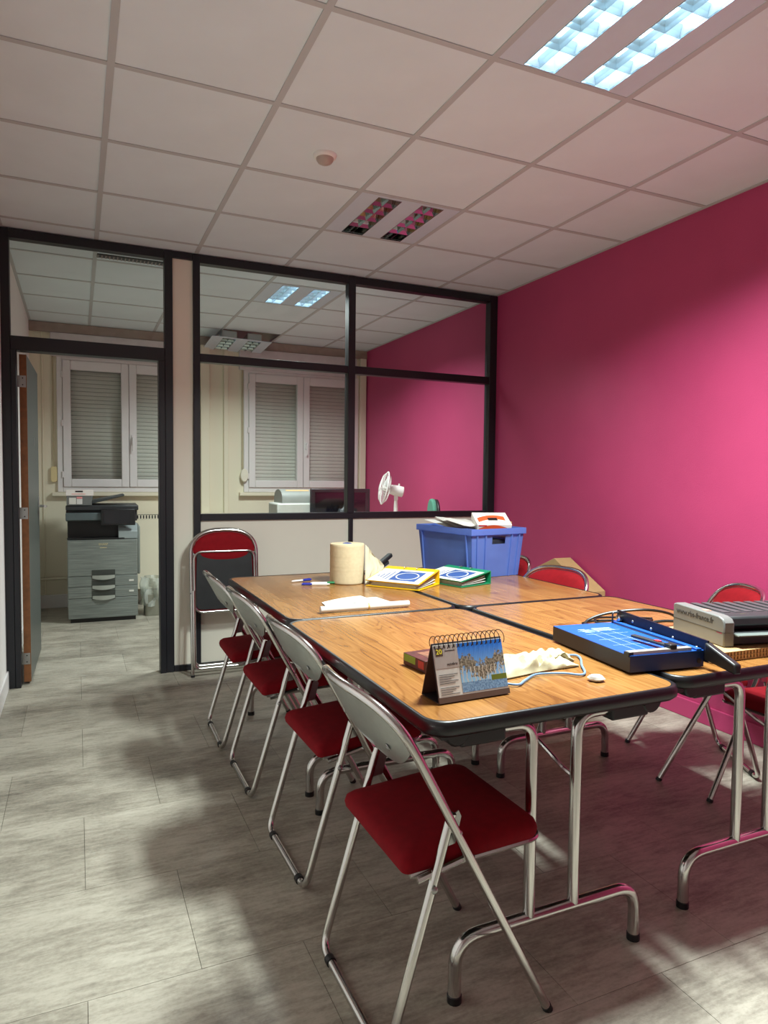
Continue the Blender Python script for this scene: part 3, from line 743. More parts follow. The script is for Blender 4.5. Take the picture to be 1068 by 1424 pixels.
in_crate('game_box', .05, .30, .06, .28, .141, .20, mat('dark_game_box', (48, 46, 52), .5, 0, .5, 14), 'dark box behind the hand hole of the blue crate', 'box')
in_crate('folder_stack', .03, .30, .31, .43, .005, .235, mat('pale_folder', (176, 184, 196), .8), 'pale folders standing at the back of the blue crate', 'folders')
in_crate('cardboard_sleeve', .27, .33, .05, .20, .21, .305, m_card, 'brown cardboard sleeve sticking out of the blue crate', 'cardboard', 0, .1)
in_crate('pink_tag', .06, .075, .006, .012, .135, .165, mat('pink_plastic', (232, 80, 130), .5), 'small pink tag showing through the crate wall', 'tag')
e = empty('printed_box', tuple(CM @ Vector((.20, .06, .262))), -.30, label='white box with orange swoosh print on top of the crate', cat='box', group='things in the blue crate')
bm_ = RX(math.radians(24))
MB().box(-.10, .10, -.03, .12, 0, .045, bm_).build('carton', mat('white_carton', (232, 226, 216), .6), e, bevel=.002)
org = mat('orange_print', (222, 86, 40), .6)
MB().grid(lambda u, v: (-.09 + .17 * u, -.0304, .008 + .012 * math.sin(u * PI) + v * (.012 + .010 * math.sin(u * 3.0))), 14, 2, bm_).build('swoosh', org, e)
MB().grid(lambda u, v: (-.085 + .16 * u, .0 + .07 * math.sin(u * 2.6) * .5 + v * .05, .0454), 14, 2, bm_).build('swoosh', org, e)
MB().box(-.025, .03, .02, .05, .0455, .047, bm_).build('dark_motif', m_black, e)
MB().box(-.092, -.045, -.0308, -.03, .034, .041, bm_).build('red_mark', mat('red_print', (206, 40, 46), .6), e)
for k, (x, y, rz, sx, sy) in enumerate(((.10, .30, .12, .21, .26), (.14, .27, -.18, .21, .27), (.05, .20, .25, .13, .20))):
    def pf(u, v, k=k, sx=sx, sy=sy): return ((u - .5) * sx, (v - .5) * sy, .004 * math.sin(5 * u + k) + .030 * v + .012 * (1 - u) * v)
    o = MB().slab(lambda u, v: (lambda p: (p[0], p[1], p[2] + .001))(pf(u, v)), pf, 8, 8).build('loose_paper', m_paper, smooth=True)
    o.matrix_world = CM @ T(x, y, .258 + .012 * k) @ RZ(rz)
    tag(o, ('rumpled white sheet lying lowest on the crate', 'rumpled white sheet lying across the other crate sheets', 'small white sheet on the crate corner beside the printed box')[k], 'paper', 'things in the blue crate')
# paper tube and plans
e = empty('rolled_plan', (.889, 2.588, TZ + .0135), 0, label='thin white rolled paper tube with a band lying along the table seam', cat='paper roll')
MB().tube([(0, 0, 0), (.395, -.004, 0)], .0135, 16).build('tube', m_paper, e, smooth=True)
MB().tube([(.205, -.0021, 0), (.212, -.0022, 0)], .0142, 16).build('band', mat('rubber_band', (196, 160, 90), .6), e, smooth=True)
for k, q in enumerate((((.945, 2.63), (.968, 2.80), (1.19, 2.895), (1.215, 2.62)), ((1.05, 2.62), (1.02, 2.77), (1.24, 2.83), (1.262, 2.612)))):
    z = .0008 + .0016 * k
    o = MB().slab(lambda u, v: tuple((Vector(q[0]) * (1 - u) * (1 - v) + Vector(q[3]) * u * (1 - v) + Vector(q[1]) * (1 - u) * v + Vector(q[2]) * u * v).to_tuple()) + (TZ + z + .0012 + .003 * k * v * v * 0 + .004 * math.sin(PI * u) * v,),
                  lambda u, v: tuple((Vector(q[0]) * (1 - u) * (1 - v) + Vector(q[3]) * u * (1 - v) + Vector(q[1]) * (1 - u) * v + Vector(q[2]) * u * v).to_tuple()) + (TZ + z + .004 * math.sin(PI * u) * v,), 8, 6).build('printed_sheet', m_paper, smooth=True)
    tag(o, ('white printed sheet lying under the other one beside the rolled tube', 'white printed sheet with thin drawn lines lying uppermost beside the rolled tube')[k], 'paper', 'printed sheets by the rolled tube')
    if k == 1:
        for j in range(4):
            p0 = Vector(q[0]).lerp(Vector(q[1]), .25 + .17 * j); p1 = Vector(q[3]).lerp(Vector(q[2]), .2 + .16 * j)
            MB().tube([(p0.lerp(p1, .12 + .05 * j).x, p0.lerp(p1, .12 + .05 * j).y, TZ + .0065), (p0.lerp(p1, .8 - .07 * j).x, p0.lerp(p1, .8 - .07 * j).y, TZ + .0065)], .0009, 4).build('drawn_line', mat('ink', (90, 92, 96), .7), o)
def pen(a, b_, body, cap, label):
    a, b_ = Vector((*a, TZ + .0055)), Vector((*b_, TZ + .0055)); L = (b_ - a).length
    e = empty('ballpoint_pen', a, math.atan2(b_.y - a.y, b_.x - a.x), label, 'pen', 'pens by the paper roll')
    MB().tube([(.05, 0, 0), (L - .012, 0, 0), (L, 0, 0)], [.0048, .0048, .002], 10).build('barrel', body, e, smooth=True)
    cp = MB().tube([(0, 0, 0), (.052, 0, 0)], .0055, 10).build('cap', cap, e, smooth=True)
    MB().box(.005, .045, -.001, .001, .005, .0075).build('clip', cap, cp)
m_bl = mat('blue_pen_plastic', (34, 44, 150), .4); m_gn = mat('green_pen_plastic', (30, 120, 70), .4)
pen((1.03, 3.29), (1.165, 3.245), m_wplastic, m_bl, 'white ballpoint pen with blue cap near the paper roll')
pen((1.215, 3.275), (1.085, 3.315), m_wplastic, m_gn, 'white ballpoint pen with green cap touching the paper roll')
pen((1.125, 3.43), (1.01, 3.40), m_wplastic, m_bl, 'ballpoint pen with blue cap furthest from the camera')
# desk calendar
def picture_mat():
    t = NT('calendar_landscape_print'); tc = t.n('ShaderNodeTexCoord')
    xyz = t.sep(tc.outputs['Generated']); gx_, gz_ = xyz[0], xyz[2]
    sky = t.ramp(gz_, [(.2, (150, 196, 226)), (.95, (34, 112, 206))])
    nv = t.n('ShaderNodeMapping'); nv.inputs['Scale'].default_value = (9, 9, 9); t.l(tc.outputs['Generated'], nv.inputs['Vector'])
    n1 = t.noise(nv.outputs[0], 1.0, 5, .65)
    nv2 = t.n('ShaderNodeMapping'); nv2.inputs['Scale'].default_value = (30, 30, 22); t.l(tc.outputs['Generated'], nv2.inputs['Vector']); n2 = t.noise(nv2.outputs[0], 1.0, 3, .6)
    # crowns: height profile with clumps
    hgt = t.math('ADD', t.math('MULTIPLY', t.math('SINE', t.math('ADD', t.math('MULTIPLY', gx_, 7.5), .9)), .1), .58)
    band = t.math('SUBTRACT', 1.0, t.math('MULTIPLY', t.math('ABSOLUTE', t.math('SUBTRACT', gz_, t.math('SUBTRACT', hgt, .08))), 3.6))
    tree = t.math('GREATER_THAN', t.math('ADD', band, t.math('MULTIPLY', t.math('SUBTRACT', n1, .5), 3.2)), .45)
    leaf = t.ramp(n2, [(.35, (60, 54, 40)), (.65, (170, 160, 140))])
    c = t.mix(tree, sky, leaf)
    wv = t.math('GREATER_THAN', t.math('SINE', t.math('ADD', t.math('MULTIPLY', gx_, 70), t.math('MULTIPLY', n1, 9))), .8)
    tr = t.math('MULTIPLY', wv, t.math('MULTIPLY', t.math('LESS_THAN', gz_, .5), t.math('GREATER_THAN', gz_, .17)))
    c = t.mix(tr, c, srgb((206, 196, 176)))
    water = t.ramp(n2, [(.3, (60, 96, 140)), (.7, (150, 186, 214))])
    c = t.mix(t.math('LESS_THAN', gz_, .2), c, water)
    gr = t.math('MULTIPLY', t.math('GREATER_THAN', gx_, .66), t.math('MULTIPLY', t.math('LESS_THAN', gz_, .28), t.math('GREATER_THAN', gz_, .17)))
    c = t.mix(gr, c, srgb((104, 116, 46)))
    t.l(c, t.b.inputs['Base Color']); t.b.inputs['Roughness'].default_value = .35; return t.m
e = empty('desk_calendar', (.795, 1.428, TZ), math.radians(2), label='spiral-bound tent desk calendar with a blue tree photograph, at the table corner', cat='calendar')
cw, chgt, cdp = .208, .138, .085; fa = math.atan2(cdp / 2, chgt)
m_bcard = mat('dark_calendar_card', (26, 24, 26), .6); m_bcard2 = mat('brown_calendar_card', (88, 66, 54), .7)
sl = math.hypot(chgt, cdp / 2)
FR = RX(-fa)                       # front leaf leans back
MB().box(0, cw, -.001, .001, 0, sl, FR).build('front_card', m_bcard, e)
MB().box(0, cw, -.001, .001, 0, sl, T(0, cdp, 0) @ RX(fa)).build('rear_card', m_bcard2, e)
MB().box(0, cw, 0, cdp, 0, .002).build('base_card', m_bcard, e)
MB().box(-.0005, cw + .0005, -.006, -.001, 0, .014, FR).build('ledge', m_bcard2, e)
pg = MB().box(.002, cw - .002, -.0045, -.0012, .012, sl - .004, FR).build('page_block', m_paper, e)
MB().box(.07, cw - .002, -.0051, -.0046, .018, sl - .006).build('photograph', picture_mat(), pg, rot=(-fa, 0, 0))
m_tan = mat('grey_print', (170, 158, 150), .7); m_ink = mat('black_ink', (50, 46, 44), .7); m_yel = mat('yellow_ink', (232, 214, 60), .6)
MB().box(.003, .07, -.0051, -.0046, sl - .062, sl - .006, FR).build('date_panel', m_tan, pg)
MB().box(.006, .027, -.0054, -.0051, sl - .032, sl - .012, FR).build('date_square', m_bcard2, pg)
TX = RX(PI / 2)
text_part('date_number', '20', .017, m_yel, pg, FR @ T(.0165, -.0056, sl - .022) @ TX, .0002, True)
text_part('month_name', 'octobre', .0095, m_ink, pg, FR @ T(.050, -.0054, sl - .053) @ TX, .0002)
MB().box(.033, .062, -.0054, -.0051, sl - .0215, sl - .0195, FR).build('day_line', m_ink, pg)
for k in range(10):
    if k == 5: continue
    MB().box(.008, .062 - .01 * ((k * 37) % 3), -.0053, -.0050, .066 - k * .0052, .0672 - k * .0052, FR).build('text_line', m_ink, pg)
for k in range(15):
    x = .006 + k * (cw - .012) / 14; top_ = FR @ Vector((x, 0, sl - .008))
    MB().tube([(x, cdp / 2 + .022 * math.cos(a) - .004, chgt + .0 + .019 * math.sin(a)) for a in [math.radians(q) for q in range(-30, 215, 20)]], .0011, 6).build('wire_loop', mat('bronze_wire', (60, 42, 34), .3, .8), e, smooth=True)
    MB().box(x - .002, x + .002, -.0053, -.004, sl - .014, sl - .006, FR).build('punch_hole', m_ink, pg)
# small card game box behind it
e = empty('card_box', (.885, 1.672, TZ), math.radians(6), label='small dark red and green printed box behind the calendar', cat='box')
MB().box(0, .17, 0, .115, 0, .034).build('carton', mat('dark_red_carton', (74, 26, 24), .5, 0, .5, 30), e, bevel=.001)
MB().box(-.0008, 0, .05, .11, .012, .032).build('green_label', mat('green_label', (120, 146, 40), .6), e)
MB().box(-.0008, 0, .006, .035, .008, .03).build('red_label', mat('red_label', (170, 50, 44), .6), e)
MB().box(.03, .10, .03, .09, .034, .0346).build('top_picture', mat('brown_picture', (120, 74, 50), .6, 0, .5, 40), e)
# crumpled cream gloves / cloth
nf1, nf2, nf3 = rfn(11), rfn(21), rfn(31)
def crumple(u, v):
    x = 1.035 + .335 * u + .035 * (v - .5) * 2 * u; y = 1.53 + .11 * u * .35 + (.19 - .05 * u) * v
    edge = (1 - abs(2 * u - 1) ** 6) * (1 - abs(2 * v - 1) ** 4)
    h = .010 + .024 * abs(nf1(u * .9, v * .8)) + .016 * abs(nf2(u * 1.6, v * 1.2)) + .007 * abs(nf3(u * 2.6, v * 1.9))
    return (x + .010 * nf2(v * .8, u * .9), y + .014 * nf1(v * .8, u * 1.0), TZ + .003 + edge * max(0, h))
o = MB().slab(crumple, lambda u, v: (lambda p: (p[0], p[1], max(TZ + .0008, p[2] - .004)))(crumple(u, v)), 46, 28).build('crumpled_gloves', mat('cream_latex', (182, 172, 138), .7, 0, .05, 30), smooth=True, sharp=22)
tag(o, 'crumpled cream disposable cloth lying behind the calendar', 'cloth')
pts = [(1.03, 1.50), (1.06, 1.475), (1.10, 1.50), (1.165, 1.535), (1.24, 1.515), (1.275, 1.485), (1.305, 1.50), (1.345, 1.56), (1.395, 1.625), (1.405, 1.66), (1.37, 1.67), (1.345, 1.65)]
def smooth_path(pts, n=6):
    out = []
    P_ = [Vector(p) for p in pts]; P_ = [P_[0] * 2 - P_[1]] + P_ + [P_[-1] * 2 - P_[-2]]
    for a, b_, c, d in zip(P_, P_[1:], P_[2:], P_[3:]):
        for k in range(n):
            t = k / n
            out.append(.5 * ((2 * b_) + (c - a) * t + (2 * a - 5 * b_ + 4 * c - d) * t * t + (3 * b_ - a - 3 * c + d) * t ** 3))
    out.append(P_[-2]); return out
o = MB().tube([(p.x, p.y, TZ + .004) for p in smooth_path(pts)], .0032, 8).build('blue_cord', mat('blue_cord', (112, 144, 188), .6), smooth=True)
tag(o, 'thin pale blue cord curling around the crumpled cloth', 'cord')
nf4 = rfn(41)
o = MB().lathe([(.0, 0), (.016, .001), (.021, .006), (.016, .013), (0, .015)], 14).build('paper_scrap', m_paper, smooth=True)
for v in o.data.vertices:
    k = 1 + .22 * nf4(v.co.x * 30, v.co.y * 40); v.co.x *= k * 1.15; v.co.y *= k
o.location = (1.29, 1.437, TZ); tag(o, 'tiny crumpled white paper scrap near the table edge', 'paper scrap')
# paper cutter (guillotine)
CA2 = math.radians(-6.8)
e = empty('paper_cutter', (1.420, 1.446, TZ), CA2, label='blue guillotine paper cutter with black blade arm lying across two tables', cat='paper cutter')
m_cblue = mat('blue_enamel', (26, 82, 170), .38, 0, .04); m_cside = mat('navy_enamel', (20, 44, 92), .4); m_cdark = mat('dark_side', (30, 30, 40), .5)
bw, bd, bh = .255, .405, .052
MB().box(0, bw, 0, bd, .004, bh - .002).build('body', m_cside, e)
MB().box(-.0015, 0, 0, bd, .004, bh - .002).build('side_panel', m_cdark, e)
tp = MB().box(-.001, bw, 0, bd, bh - .002, bh).build('bed', m_cblue, e)
for x, y in ((.02, .03), (.02, .37), (.23, .03), (.23, .37)): MB().lathe([(.009, 0), (.009, .004)], 12, T(x, y, 0)).build('rubber_foot', m_rubber, e)
wl = mat('white_print', (200, 214, 230), .6)
def line(x0, y0, x1, y1, w=.0009):
    d = Vector((x1 - x0, y1 - y0)); n = Vector((-d.y, d.x)).normalized() * w / 2
    MB().prism([(x0 - n.x, y0 - n.y), (x1 - n.x, y1 - n.y), (x1 + n.x, y1 + n.y), (x0 + n.x, y0 + n.y)], bh, bh + .0003).build('printed_line', wl, tp)
for x in (.06, .10, .145): line(x, .03, x, .30)
for y in (.12, .19, .26, .305): line(.03, y, .19, y)
for k in range(7): line(.045 + .004 * (k % 2), .33 - k * .007, .07 + .016 * ((k * 5) % 4), .33 - k * .007, .003 if k == 0 else .0015)
for k in range(5): line(.10, .335 - k * .008, .17 - .012 * ((k * 3) % 3), .335 - k * .008, .003 if k == 0 else .0016)
MB().box(.0, .215, .004, .024, bh, bh + .010).build('front_fence', mat('aluminium_fence', (190, 190, 182), .35, .6), e, bevel=.001)
MB().box(-.004, .012, .003, .025, bh - .004, bh + .008).build('fence_end', m_black, e)
bs = MB().prism(rrect(-.010, .010, -.005, .145, .004), bh + .010, bh + .018, T(.150, .02, 0) @ RZ(math.radians(7))).build('back_stop', m_grey_dark, e, bevel=.002)
MB().prism(rrect(-.013, .013, -.012, .018, .005), bh + .004, bh + .022, T(.152, .016, 0)).build('stop_clamp', m_black, e, bevel=.003)
MB().box(.138, .152, .055, .075, bh + .018, bh + .021).build('red_lock', mat('red_plastic', (200, 50, 44), .5), e)
MB().box(.222, .229, .02, bd - .02, bh, bh + .001).build('cutting_slot', m_cdark, e)
MB().box(.229, .247, .0, bd, bh, bh + .006).build('clamp_bar', m_cblue, e, bevel=.001)
MB().lathe([(.008, 0), (.008, .0015), (0, .002)], 14, T(.238, 0, .022) @ RX(PI / 2)).build('end_screw', m_black, e)
arm = MB()
a0 = (bd + .005, bh + .002, bh + .042); a1 = (-.012, bh - .034, bh + .030)
arm.add([(.256, a0[0], a0[1]), (.256, a0[0], a0[2]), (.256, a1[0], a1[2]), (.256, a1[0], a1[1]), (.262, a0[0], a0[1]), (.262, a0[0], a0[2]), (.262, a1[0], a1[2]), (.262, a1[0], a1[1])],
        [(0, 1, 2, 3), (7, 6, 5, 4), (0, 4, 5, 1), (1, 5, 6, 2), (2, 6, 7, 3), (3, 7, 4, 0)])
ar = arm.build('blade_arm', mat('dark_blade_steel', (30, 34, 48), .4, .4, .3, 30), e)
for k in (.2, .42, .66, .9):
    y = a0[0] + (a1[0] - a0[0]) * k; z = (a0[1] + a0[2]) / 2 + ((a1[1] + a1[2]) / 2 - (a0[1] + a0[2]) / 2) * k
    MB().lathe([(.005, 0), (.004, .002), (0, .0024)], 10, T(.256, y, z) @ RY(-PI / 2)).build('arm_screw', m_steel, ar)
hd = MB(); 
hd.slab(lambda u, v: (.248 + .024 * u, -.008 - .115 * v, bh + .026 - .038 * v), lambda u, v: (.248 + .024 * u, -.008 - .115 * v, bh - .026 - .014 * v), 2, 6)
hd.build('handle', m_black, e, smooth=True, bevel=.005, sharp=30)
MB().box(.242, .27, .35, .40, bh - .02, bh + .004).build('pivot_block', m_cdark, e, bevel=.002)
MB().lathe([(.012, -.008), (.012, .008), (.007, .012), (0, .012)], 16, T(.249, .385, bh + .018) @ RY(-PI / 2)).build('pivot_nut', m_chrome, e, smooth=True)
MB().tube(fillet([(.225, bd - .012, bh), (.225, bd - .012, bh + .036), (.250, bd - .012, bh + .036)], .006), .003, 6).build('spring_bracket', m_cdark, e, smooth=True)
# laminating machine on its corrugated cardboard pad
LA = math.radians(-13)
e = empty('cardboard_pad', (1.735, 1.440, TZ), math.radians(-2), label='thick corrugated cardboard pad under the laminating machine', cat='cardboard')
MB().box(0, .50, 0, .34, .0, .003).build('liner', m_card, e); MB().box(0, .50, 0, .34, .013, .015).build('liner', m_card, e); MB().box(0, .50, 0, .34, .026, .028).build('liner', m_card, e)
for lay in (0, 1):
    for k in range(36):
        MB().box(.003 + k * .0138, .010 + k * .0138, .001, .338, .003 + lay * .0125, .0135 + lay * .0125).build('flute', mat('cardboard_flute', (196, 164, 116), .85), e)
e = empty('laminating_machine', (1.836, 1.482, TZ + .029), LA, label='silver and grey laminating machine at the right picture edge', cat='laminator')
m_lam = mat('silver_grey_plastic', (116, 116, 114), .42, .15, .03)
side = [(0, 0), (.26, 0), (.26, .092), (.245, .097), (.03, .094), (.010, .088), (0, .076)]
YZ = lambda x: Matrix(((0, 0, 1, x), (1, 0, 0, 0), (0, 1, 0, 0), (0, 0, 0, 1)))
pn = MB().prism(side, 0, .038, YZ(0)).build('end_panel', m_lam, e, bevel=.004)
MB().prism(side, 0, .038, YZ(.40)).build('end_panel', m_lam, e, bevel=.004)
MB().box(-.0006, .0386, .0, .26, .0445, .046).build('panel_groove', m_grey_dark, e)
MB().box(.038, .40, .012, .255, .004, .040).build('lower_body', m_grey_dark, e, bevel=.003)
MB().box(.038, .40, .07, .255, .040, .060).build('throat', m_black, e)
MB().prism([(.03, .058), (.255, .058), (.255, .088), (.06, .094), (.035, .086)], .038, .40, YZ(0)).build('upper_cover', m_grey_dark, e, bevel=.006)
for k in range(8): MB().box(.055 + k * .042, .058 + k * .042 + .022, .075, .245, .092, .095).build('vent_rib', mat('dark_rib', (64, 64, 66), .5), e)
MB().box(.038, .40, -.02, .07, .036, .0395).build('feed_tray', mat('grey_clear_tray', (120, 128, 124), .25), e)
MB().box(.10, .13, .055, .07, .0905, .0925).build('yellow_sticker', mat('yellow_sticker', (214, 206, 90), .6), e)
MB().box(.012, .03, .10, .125, .0952, .0965).build('orange_sticker', mat('orange_sticker', (220, 150, 120), .6), e)
MB().box(.0, .036, .01, .035, .040, .0445).build('pink_edge', mat('pink_strip', (190, 60, 110), .5), e)
TL = Matrix(((0, 0, -1, -.0005), (-1, 0, 0, .145), (0, 1, 0, .073), (0, 0, 0, 1)))
text_part('printed_address', 'www.rbs-france.fr', .026, m_ink, pn, TL, .0003, True)
cord = [(1.95, 1.76, .80), (1.92, 1.82, .79), (1.85, 1.88, .765), (1.77, 1.93, .757), (1.72, 1.90, .757), (1.76, 1.855, .757), (1.84, 1.86, .757), (1.92, 1.93, .757), (2.04, 1.97, .757)]
o = MB().tube([tuple(p) for p in smooth_path(cord)], .0052, 8).build('power_cable', m_black, smooth=True); tag(o, 'black power cable looped behind the laminating machine', 'cable')
cord = [(1.70, 1.96, .757), (1.74, 1.99, .775), (1.82, 1.97, .80), (1.92, 1.90, .818), (2.03, 1.88, .80), (2.12, 1.90, .757)]
o = MB().tube([tuple(p) for p in smooth_path(cord)], .0052, 8).build('power_cable', m_black, smooth=True); tag(o, 'black cable arching over the table toward the magenta wall', 'cable')

cord = [(1.74, 2.02, .757), (1.80, 2.04, .757), (1.86, 1.99, .764), (1.80, 1.92, .772), (1.75, 1.95, .772), (1.82, 2.03, .770), (1.94, 2.02, .764), (2.06, 1.99, .757)]
o = MB().tube([tuple(p) for p in smooth_path(cord)], .0045, 8).build('power_cable', m_black, smooth=True); tag(o, 'black cable bunched in a small coil behind the paper cutter', 'cable')

# cardboard box leaning by the magenta wall
e = empty('cardboard_box', (2.80, 3.30, 0), 0, label='tall brown cardboard box with a pointed top by the magenta wall, behind the chairs', cat='box')
bxm = T(0, .22, .0) @ RX(math.radians(0))
poly = [(0.0, 0.0), (0.02, .60), (.36, .775), (.72, .62), (.70, 0)]
PM = Matrix(((0, 0, 1, .0), (1, 0, 0, 0), (0, 1, 0, .0), (0, 0, 0, 1)))
MB().prism(poly, .10, .235, PM).build('carton', m_card, e, bevel=.002)
MB().box(.094, .0995, .395, .40, .30, .72).build('tape_seam', mat('dark_tape', (70, 60, 48), .6), e)
MB().tube([(.0975, .26 + .022 * math.cos(a), .665 + .022 * math.sin(a)) for a in [math.radians(q) for q in range(-50, 231, 20)]], .0025, 6).build('printed_symbol', m_ink, e, smooth=True)
for k in (.50, .60): MB().box(.0985, .0998, k, k + .022, .25, .66).build('tape_strip', mat('tan_tape', (160, 128, 84), .4), e)

# ------------------------------------------------------------------ back room
def printer_mat():
    t = NT('printer_grey'); v = t.coords('Object', (3, 3, 90))
    f = t.noise(v, 1.2, 4, .6)
    t.l(t.ramp(f, [(.35, (104, 110, 106)), (.65, (132, 138, 132))]), t.b.inputs['Base Color']); t.b.inputs['Roughness'].default_value = .45
    t.bump(f, .35, .004); return t.m
m_printer = printer_mat(); m_pside = mat('printer_side_grey', (118, 124, 118), .5)
e = empty('office_copier', (-.085, 6.48, 0), math.radians(-2), label='tall grey office copier standing under the left back window', cat='copier')
pw, pd = .575, .60
MB().box(.02, pw - .02, .02, pd - .02, .0, .035).build('plinth', m_black, e)
MB().box(0, pw, .018, pd, .035, .735).build('cabinet', m_pside, e, bevel=.006)
zs = [.035, .215, .315, .41, .73]
for k in range(4):
    f = MB().box(.004, pw - .004, 0, .018, zs[k] + .002, zs[k + 1] - .002).build('drawer_front' if k < 3 else 'front_door', m_printer, e, bevel=.003)
for k, z in enumerate((.205, .295, .385)):
    hb = MB().box(.195, .385, -.004, .0, z - .005, z + .078).build('handle_recess', mat('recess_dark', (58, 62, 58), .5), e)
    MB().grid(lambda u, v: (.198 + .184 * u, -.006 - .012 * math.sin(PI * u), z + .004 + .026 * v - .014 * math.sin(PI * u) * (1 - v)), 12, 3).build('handle_lip', mat('pale_lip', (158, 162, 154), .4), hb, smooth=True)
for z in (.36, .265): MB().box(.50, .54, -.003, 0, z - .008, z + .008).build('size_label', m_paper, e)
text_part('maker_name', 'SHARP', .026, mat('gold_print', (186, 176, 140), .4), e, T(.29, -.0012, .688) @ TX, .0006, True)
MB().box(.262, .318, -.0015, 0, .655, .662).build('model_mark', mat('gold_print', (186, 176, 140), .4), e)
MB().box(0, pw - .11, .10, pd, .735, .90).build('output_bay', m_black, e)
MB().box(0, pw - .11, .0, .10, .735, .745).build('output_tray', m_black, e)
MB().prism([(0, .735), (0, .80), (.08, .86), (pd, .86), (pd, .735)], pw - .16, pw, YZ(0)).build('toner_cover', mat('pale_grey_plastic', (140, 150, 150), .45), e, bevel=.004)
MB().box(-.01, pw, .06, pd, .89, .985).build('scanner_body', m_grey_dark, e, bevel=.006)
cp = MB().box(-.01, .28, .0, .07, .90, .965).build('control_panel', mat('slate_plastic', (82, 94, 96), .4), e, bevel=.006)
ts = MB().box(.275, pw - .02, -.03, .0, .855, 1.0).build('touch_screen', m_black, e, bevel=.006)
MB().box(.295, pw - .06, -.032, -.0302, .872, .985).build('screen', mat('dark_screen', (36, 37, 40), .2), ts)
MB().box(-.01, pw + .01, .03, pd, .985, 1.03).build('scanner_lid', m_grey_dark, e, bevel=.008)
MB().prism([(.115, 1.03), (pd - .05, 1.03), (pd - .05, 1.14), (.2, 1.12)], 0, .20, YZ(0)).build('document_feeder', mat('feeder_grey', (96, 102, 100), .5), e, bevel=.008)
MB().prism([(0, 0), (.27, .07), (.27, .085), (0, .03)], .14, .52, Matrix(((1, 0, 0, .20), (0, 0, 1, 0), (0, 1, 0, 1.04), (0, 0, 0, 1)))).build('feed_tray', mat('feeder_dark', (66, 70, 70), .5), e, bevel=.004)
MB().box(pw, pw + .025, .10, .50, .40, .84).build('side_unit', m_pside, e, bevel=.01)
e = empty('label_box', (-.085, 6.50, 1.032), 0, label='small grey and white box with stickers on the copier, at its left', cat='box')
MB().box(.0, .20, .0, .06, .0, .082).build('carton', mat('grey_carton', (104, 106, 104), .6), e, bevel=.002)
MB().box(.02, .075, -.001, 0, .01, .066).build('sticker', m_paper, e); MB().box(.08, .125, -.001, 0, .058, .074).build('sticker', mat('pink_sticker', (220, 140, 140), .6), e)
MB().box(.08, .125, -.001, 0, .01, .056).build('sticker', mat('pale_sticker', (206, 204, 200), .6), e)
lid = MB().box(-.005, .215, -.004, .075, .083, .135).build('upper_carton', mat('white_box', (226, 220, 214), .5), e, bevel=.002)
MB().box(.07, .13, -.006, -.004, .115, .127).build('slot', m_black, lid)
MB().box(.04, .15, -.0055, -.004, .096, .102).build('red_print', mat('pale_red_print', (226, 168, 160), .6), lid)
# radiator, pipe, bin
e = empty('radiator', (.50, YB - .16, 0), label='cream panel radiator with slotted top under the left back window', cat='radiator')
MB().box(0, .95, 0, .10, .16, .86).build('panel', m_cream, e, bevel=.006)
MB().box(0, .95, 0, .005, .86, .91).box(0, .95, .095, .10, .86, .91).box(0, .95, .0, .10, .905, .912).build('top_grille', m_cream, e)
for k in range(34): MB().box(.012 + k * .0275, .024 + k * .0275, -.001, .0, .868, .902).build('slot', m_black, e)
for x in (.1, .85): MB().box(x - .02, x + .02, .02, .08, 0, .16).build('foot', m_cream, e)
for x in (.2, .8): MB().box(x - .02, x + .02, .10, .158, .55, .60).build('wall_bracket', m_cream, e)
o = MB().tube([(XL + .01, YB - .04, .29), (.50, YB - .04, .29)], .012, 10).build('heating_pipe', m_cream, smooth=True); tag(o, 'thin cream heating pipe running low along the back wall', 'pipe')
e = empty('waste_bin', (.66, 6.68, 0), label='small square waste bin lined with a clear bag beside the copier', cat='bin')
MB().prism(rrect(-.10, .10, -.10, .10, .03), 0, .20).build('bucket', mat('grey_bin', (128, 126, 112), .5), e, bevel=.004)
nb = rfn(51)
def bagf(u, v):
    a = 2 * PI * u; r = .118 + .03 * nb(u * 2.5, v * 3) * (1 if 0 < u < 1 else 0) + .02 * math.sin(v * 3)
    r = .118 + .022 * math.sin(5 * a + 4 * v) + .014 * math.sin(9 * a - 6 * v)
    return (r * math.cos(a), r * math.sin(a), .09 + .26 * v)
MB().grid(bagf, 48, 10).build('bag', m_bag, e, smooth=True, sharp=25)
# desk behind the partition with the things that show above the rail
e = empty('office_desk', (1.62, 5.45, 0), label='pale office desk behind the glazed partition, hidden below the black rail', cat='desk')
m_desk = mat('pale_desk', (190, 178, 156), .5)
MB().box(0, 1.38, 0, .85, .72, .75).build('worktop', m_desk, e, bevel=.003)
for x in (.03, 1.31): MB().box(x, x + .04, .05, .80, 0, .72).build('side_panel', m_desk, e)
e = empty('computer_monitor', (2.215, 5.90, .75), math.radians(-4), label='black computer monitor on the desk behind the partition', cat='monitor')
MB().ring([(-.285, .09), (.285, .09), (.285, .445), (-.285, .445)], [(-.24, .13), (.24, .13), (.24, .41), (-.24, .41)], -.02, .02, RX(PI / 2)).build('bezel', m_black, e, bevel=.008)
MB().box(-.24, .24, -.012, .018, .13, .41).build('screen', mat('glossy_screen', (20, 16, 18), .08), e)
MB().box(-.16, .16, .02, .06, .15, .40).build('rear_case', m_black, e, bevel=.01)
MB().box(-.03, .03, .0, .03, .01, .12).build('stand', m_black, e); MB().prism(rrect(-.13, .13, -.09, .09, .04), 0, .012).build('foot', m_black, e)
nb2 = rfn(61)
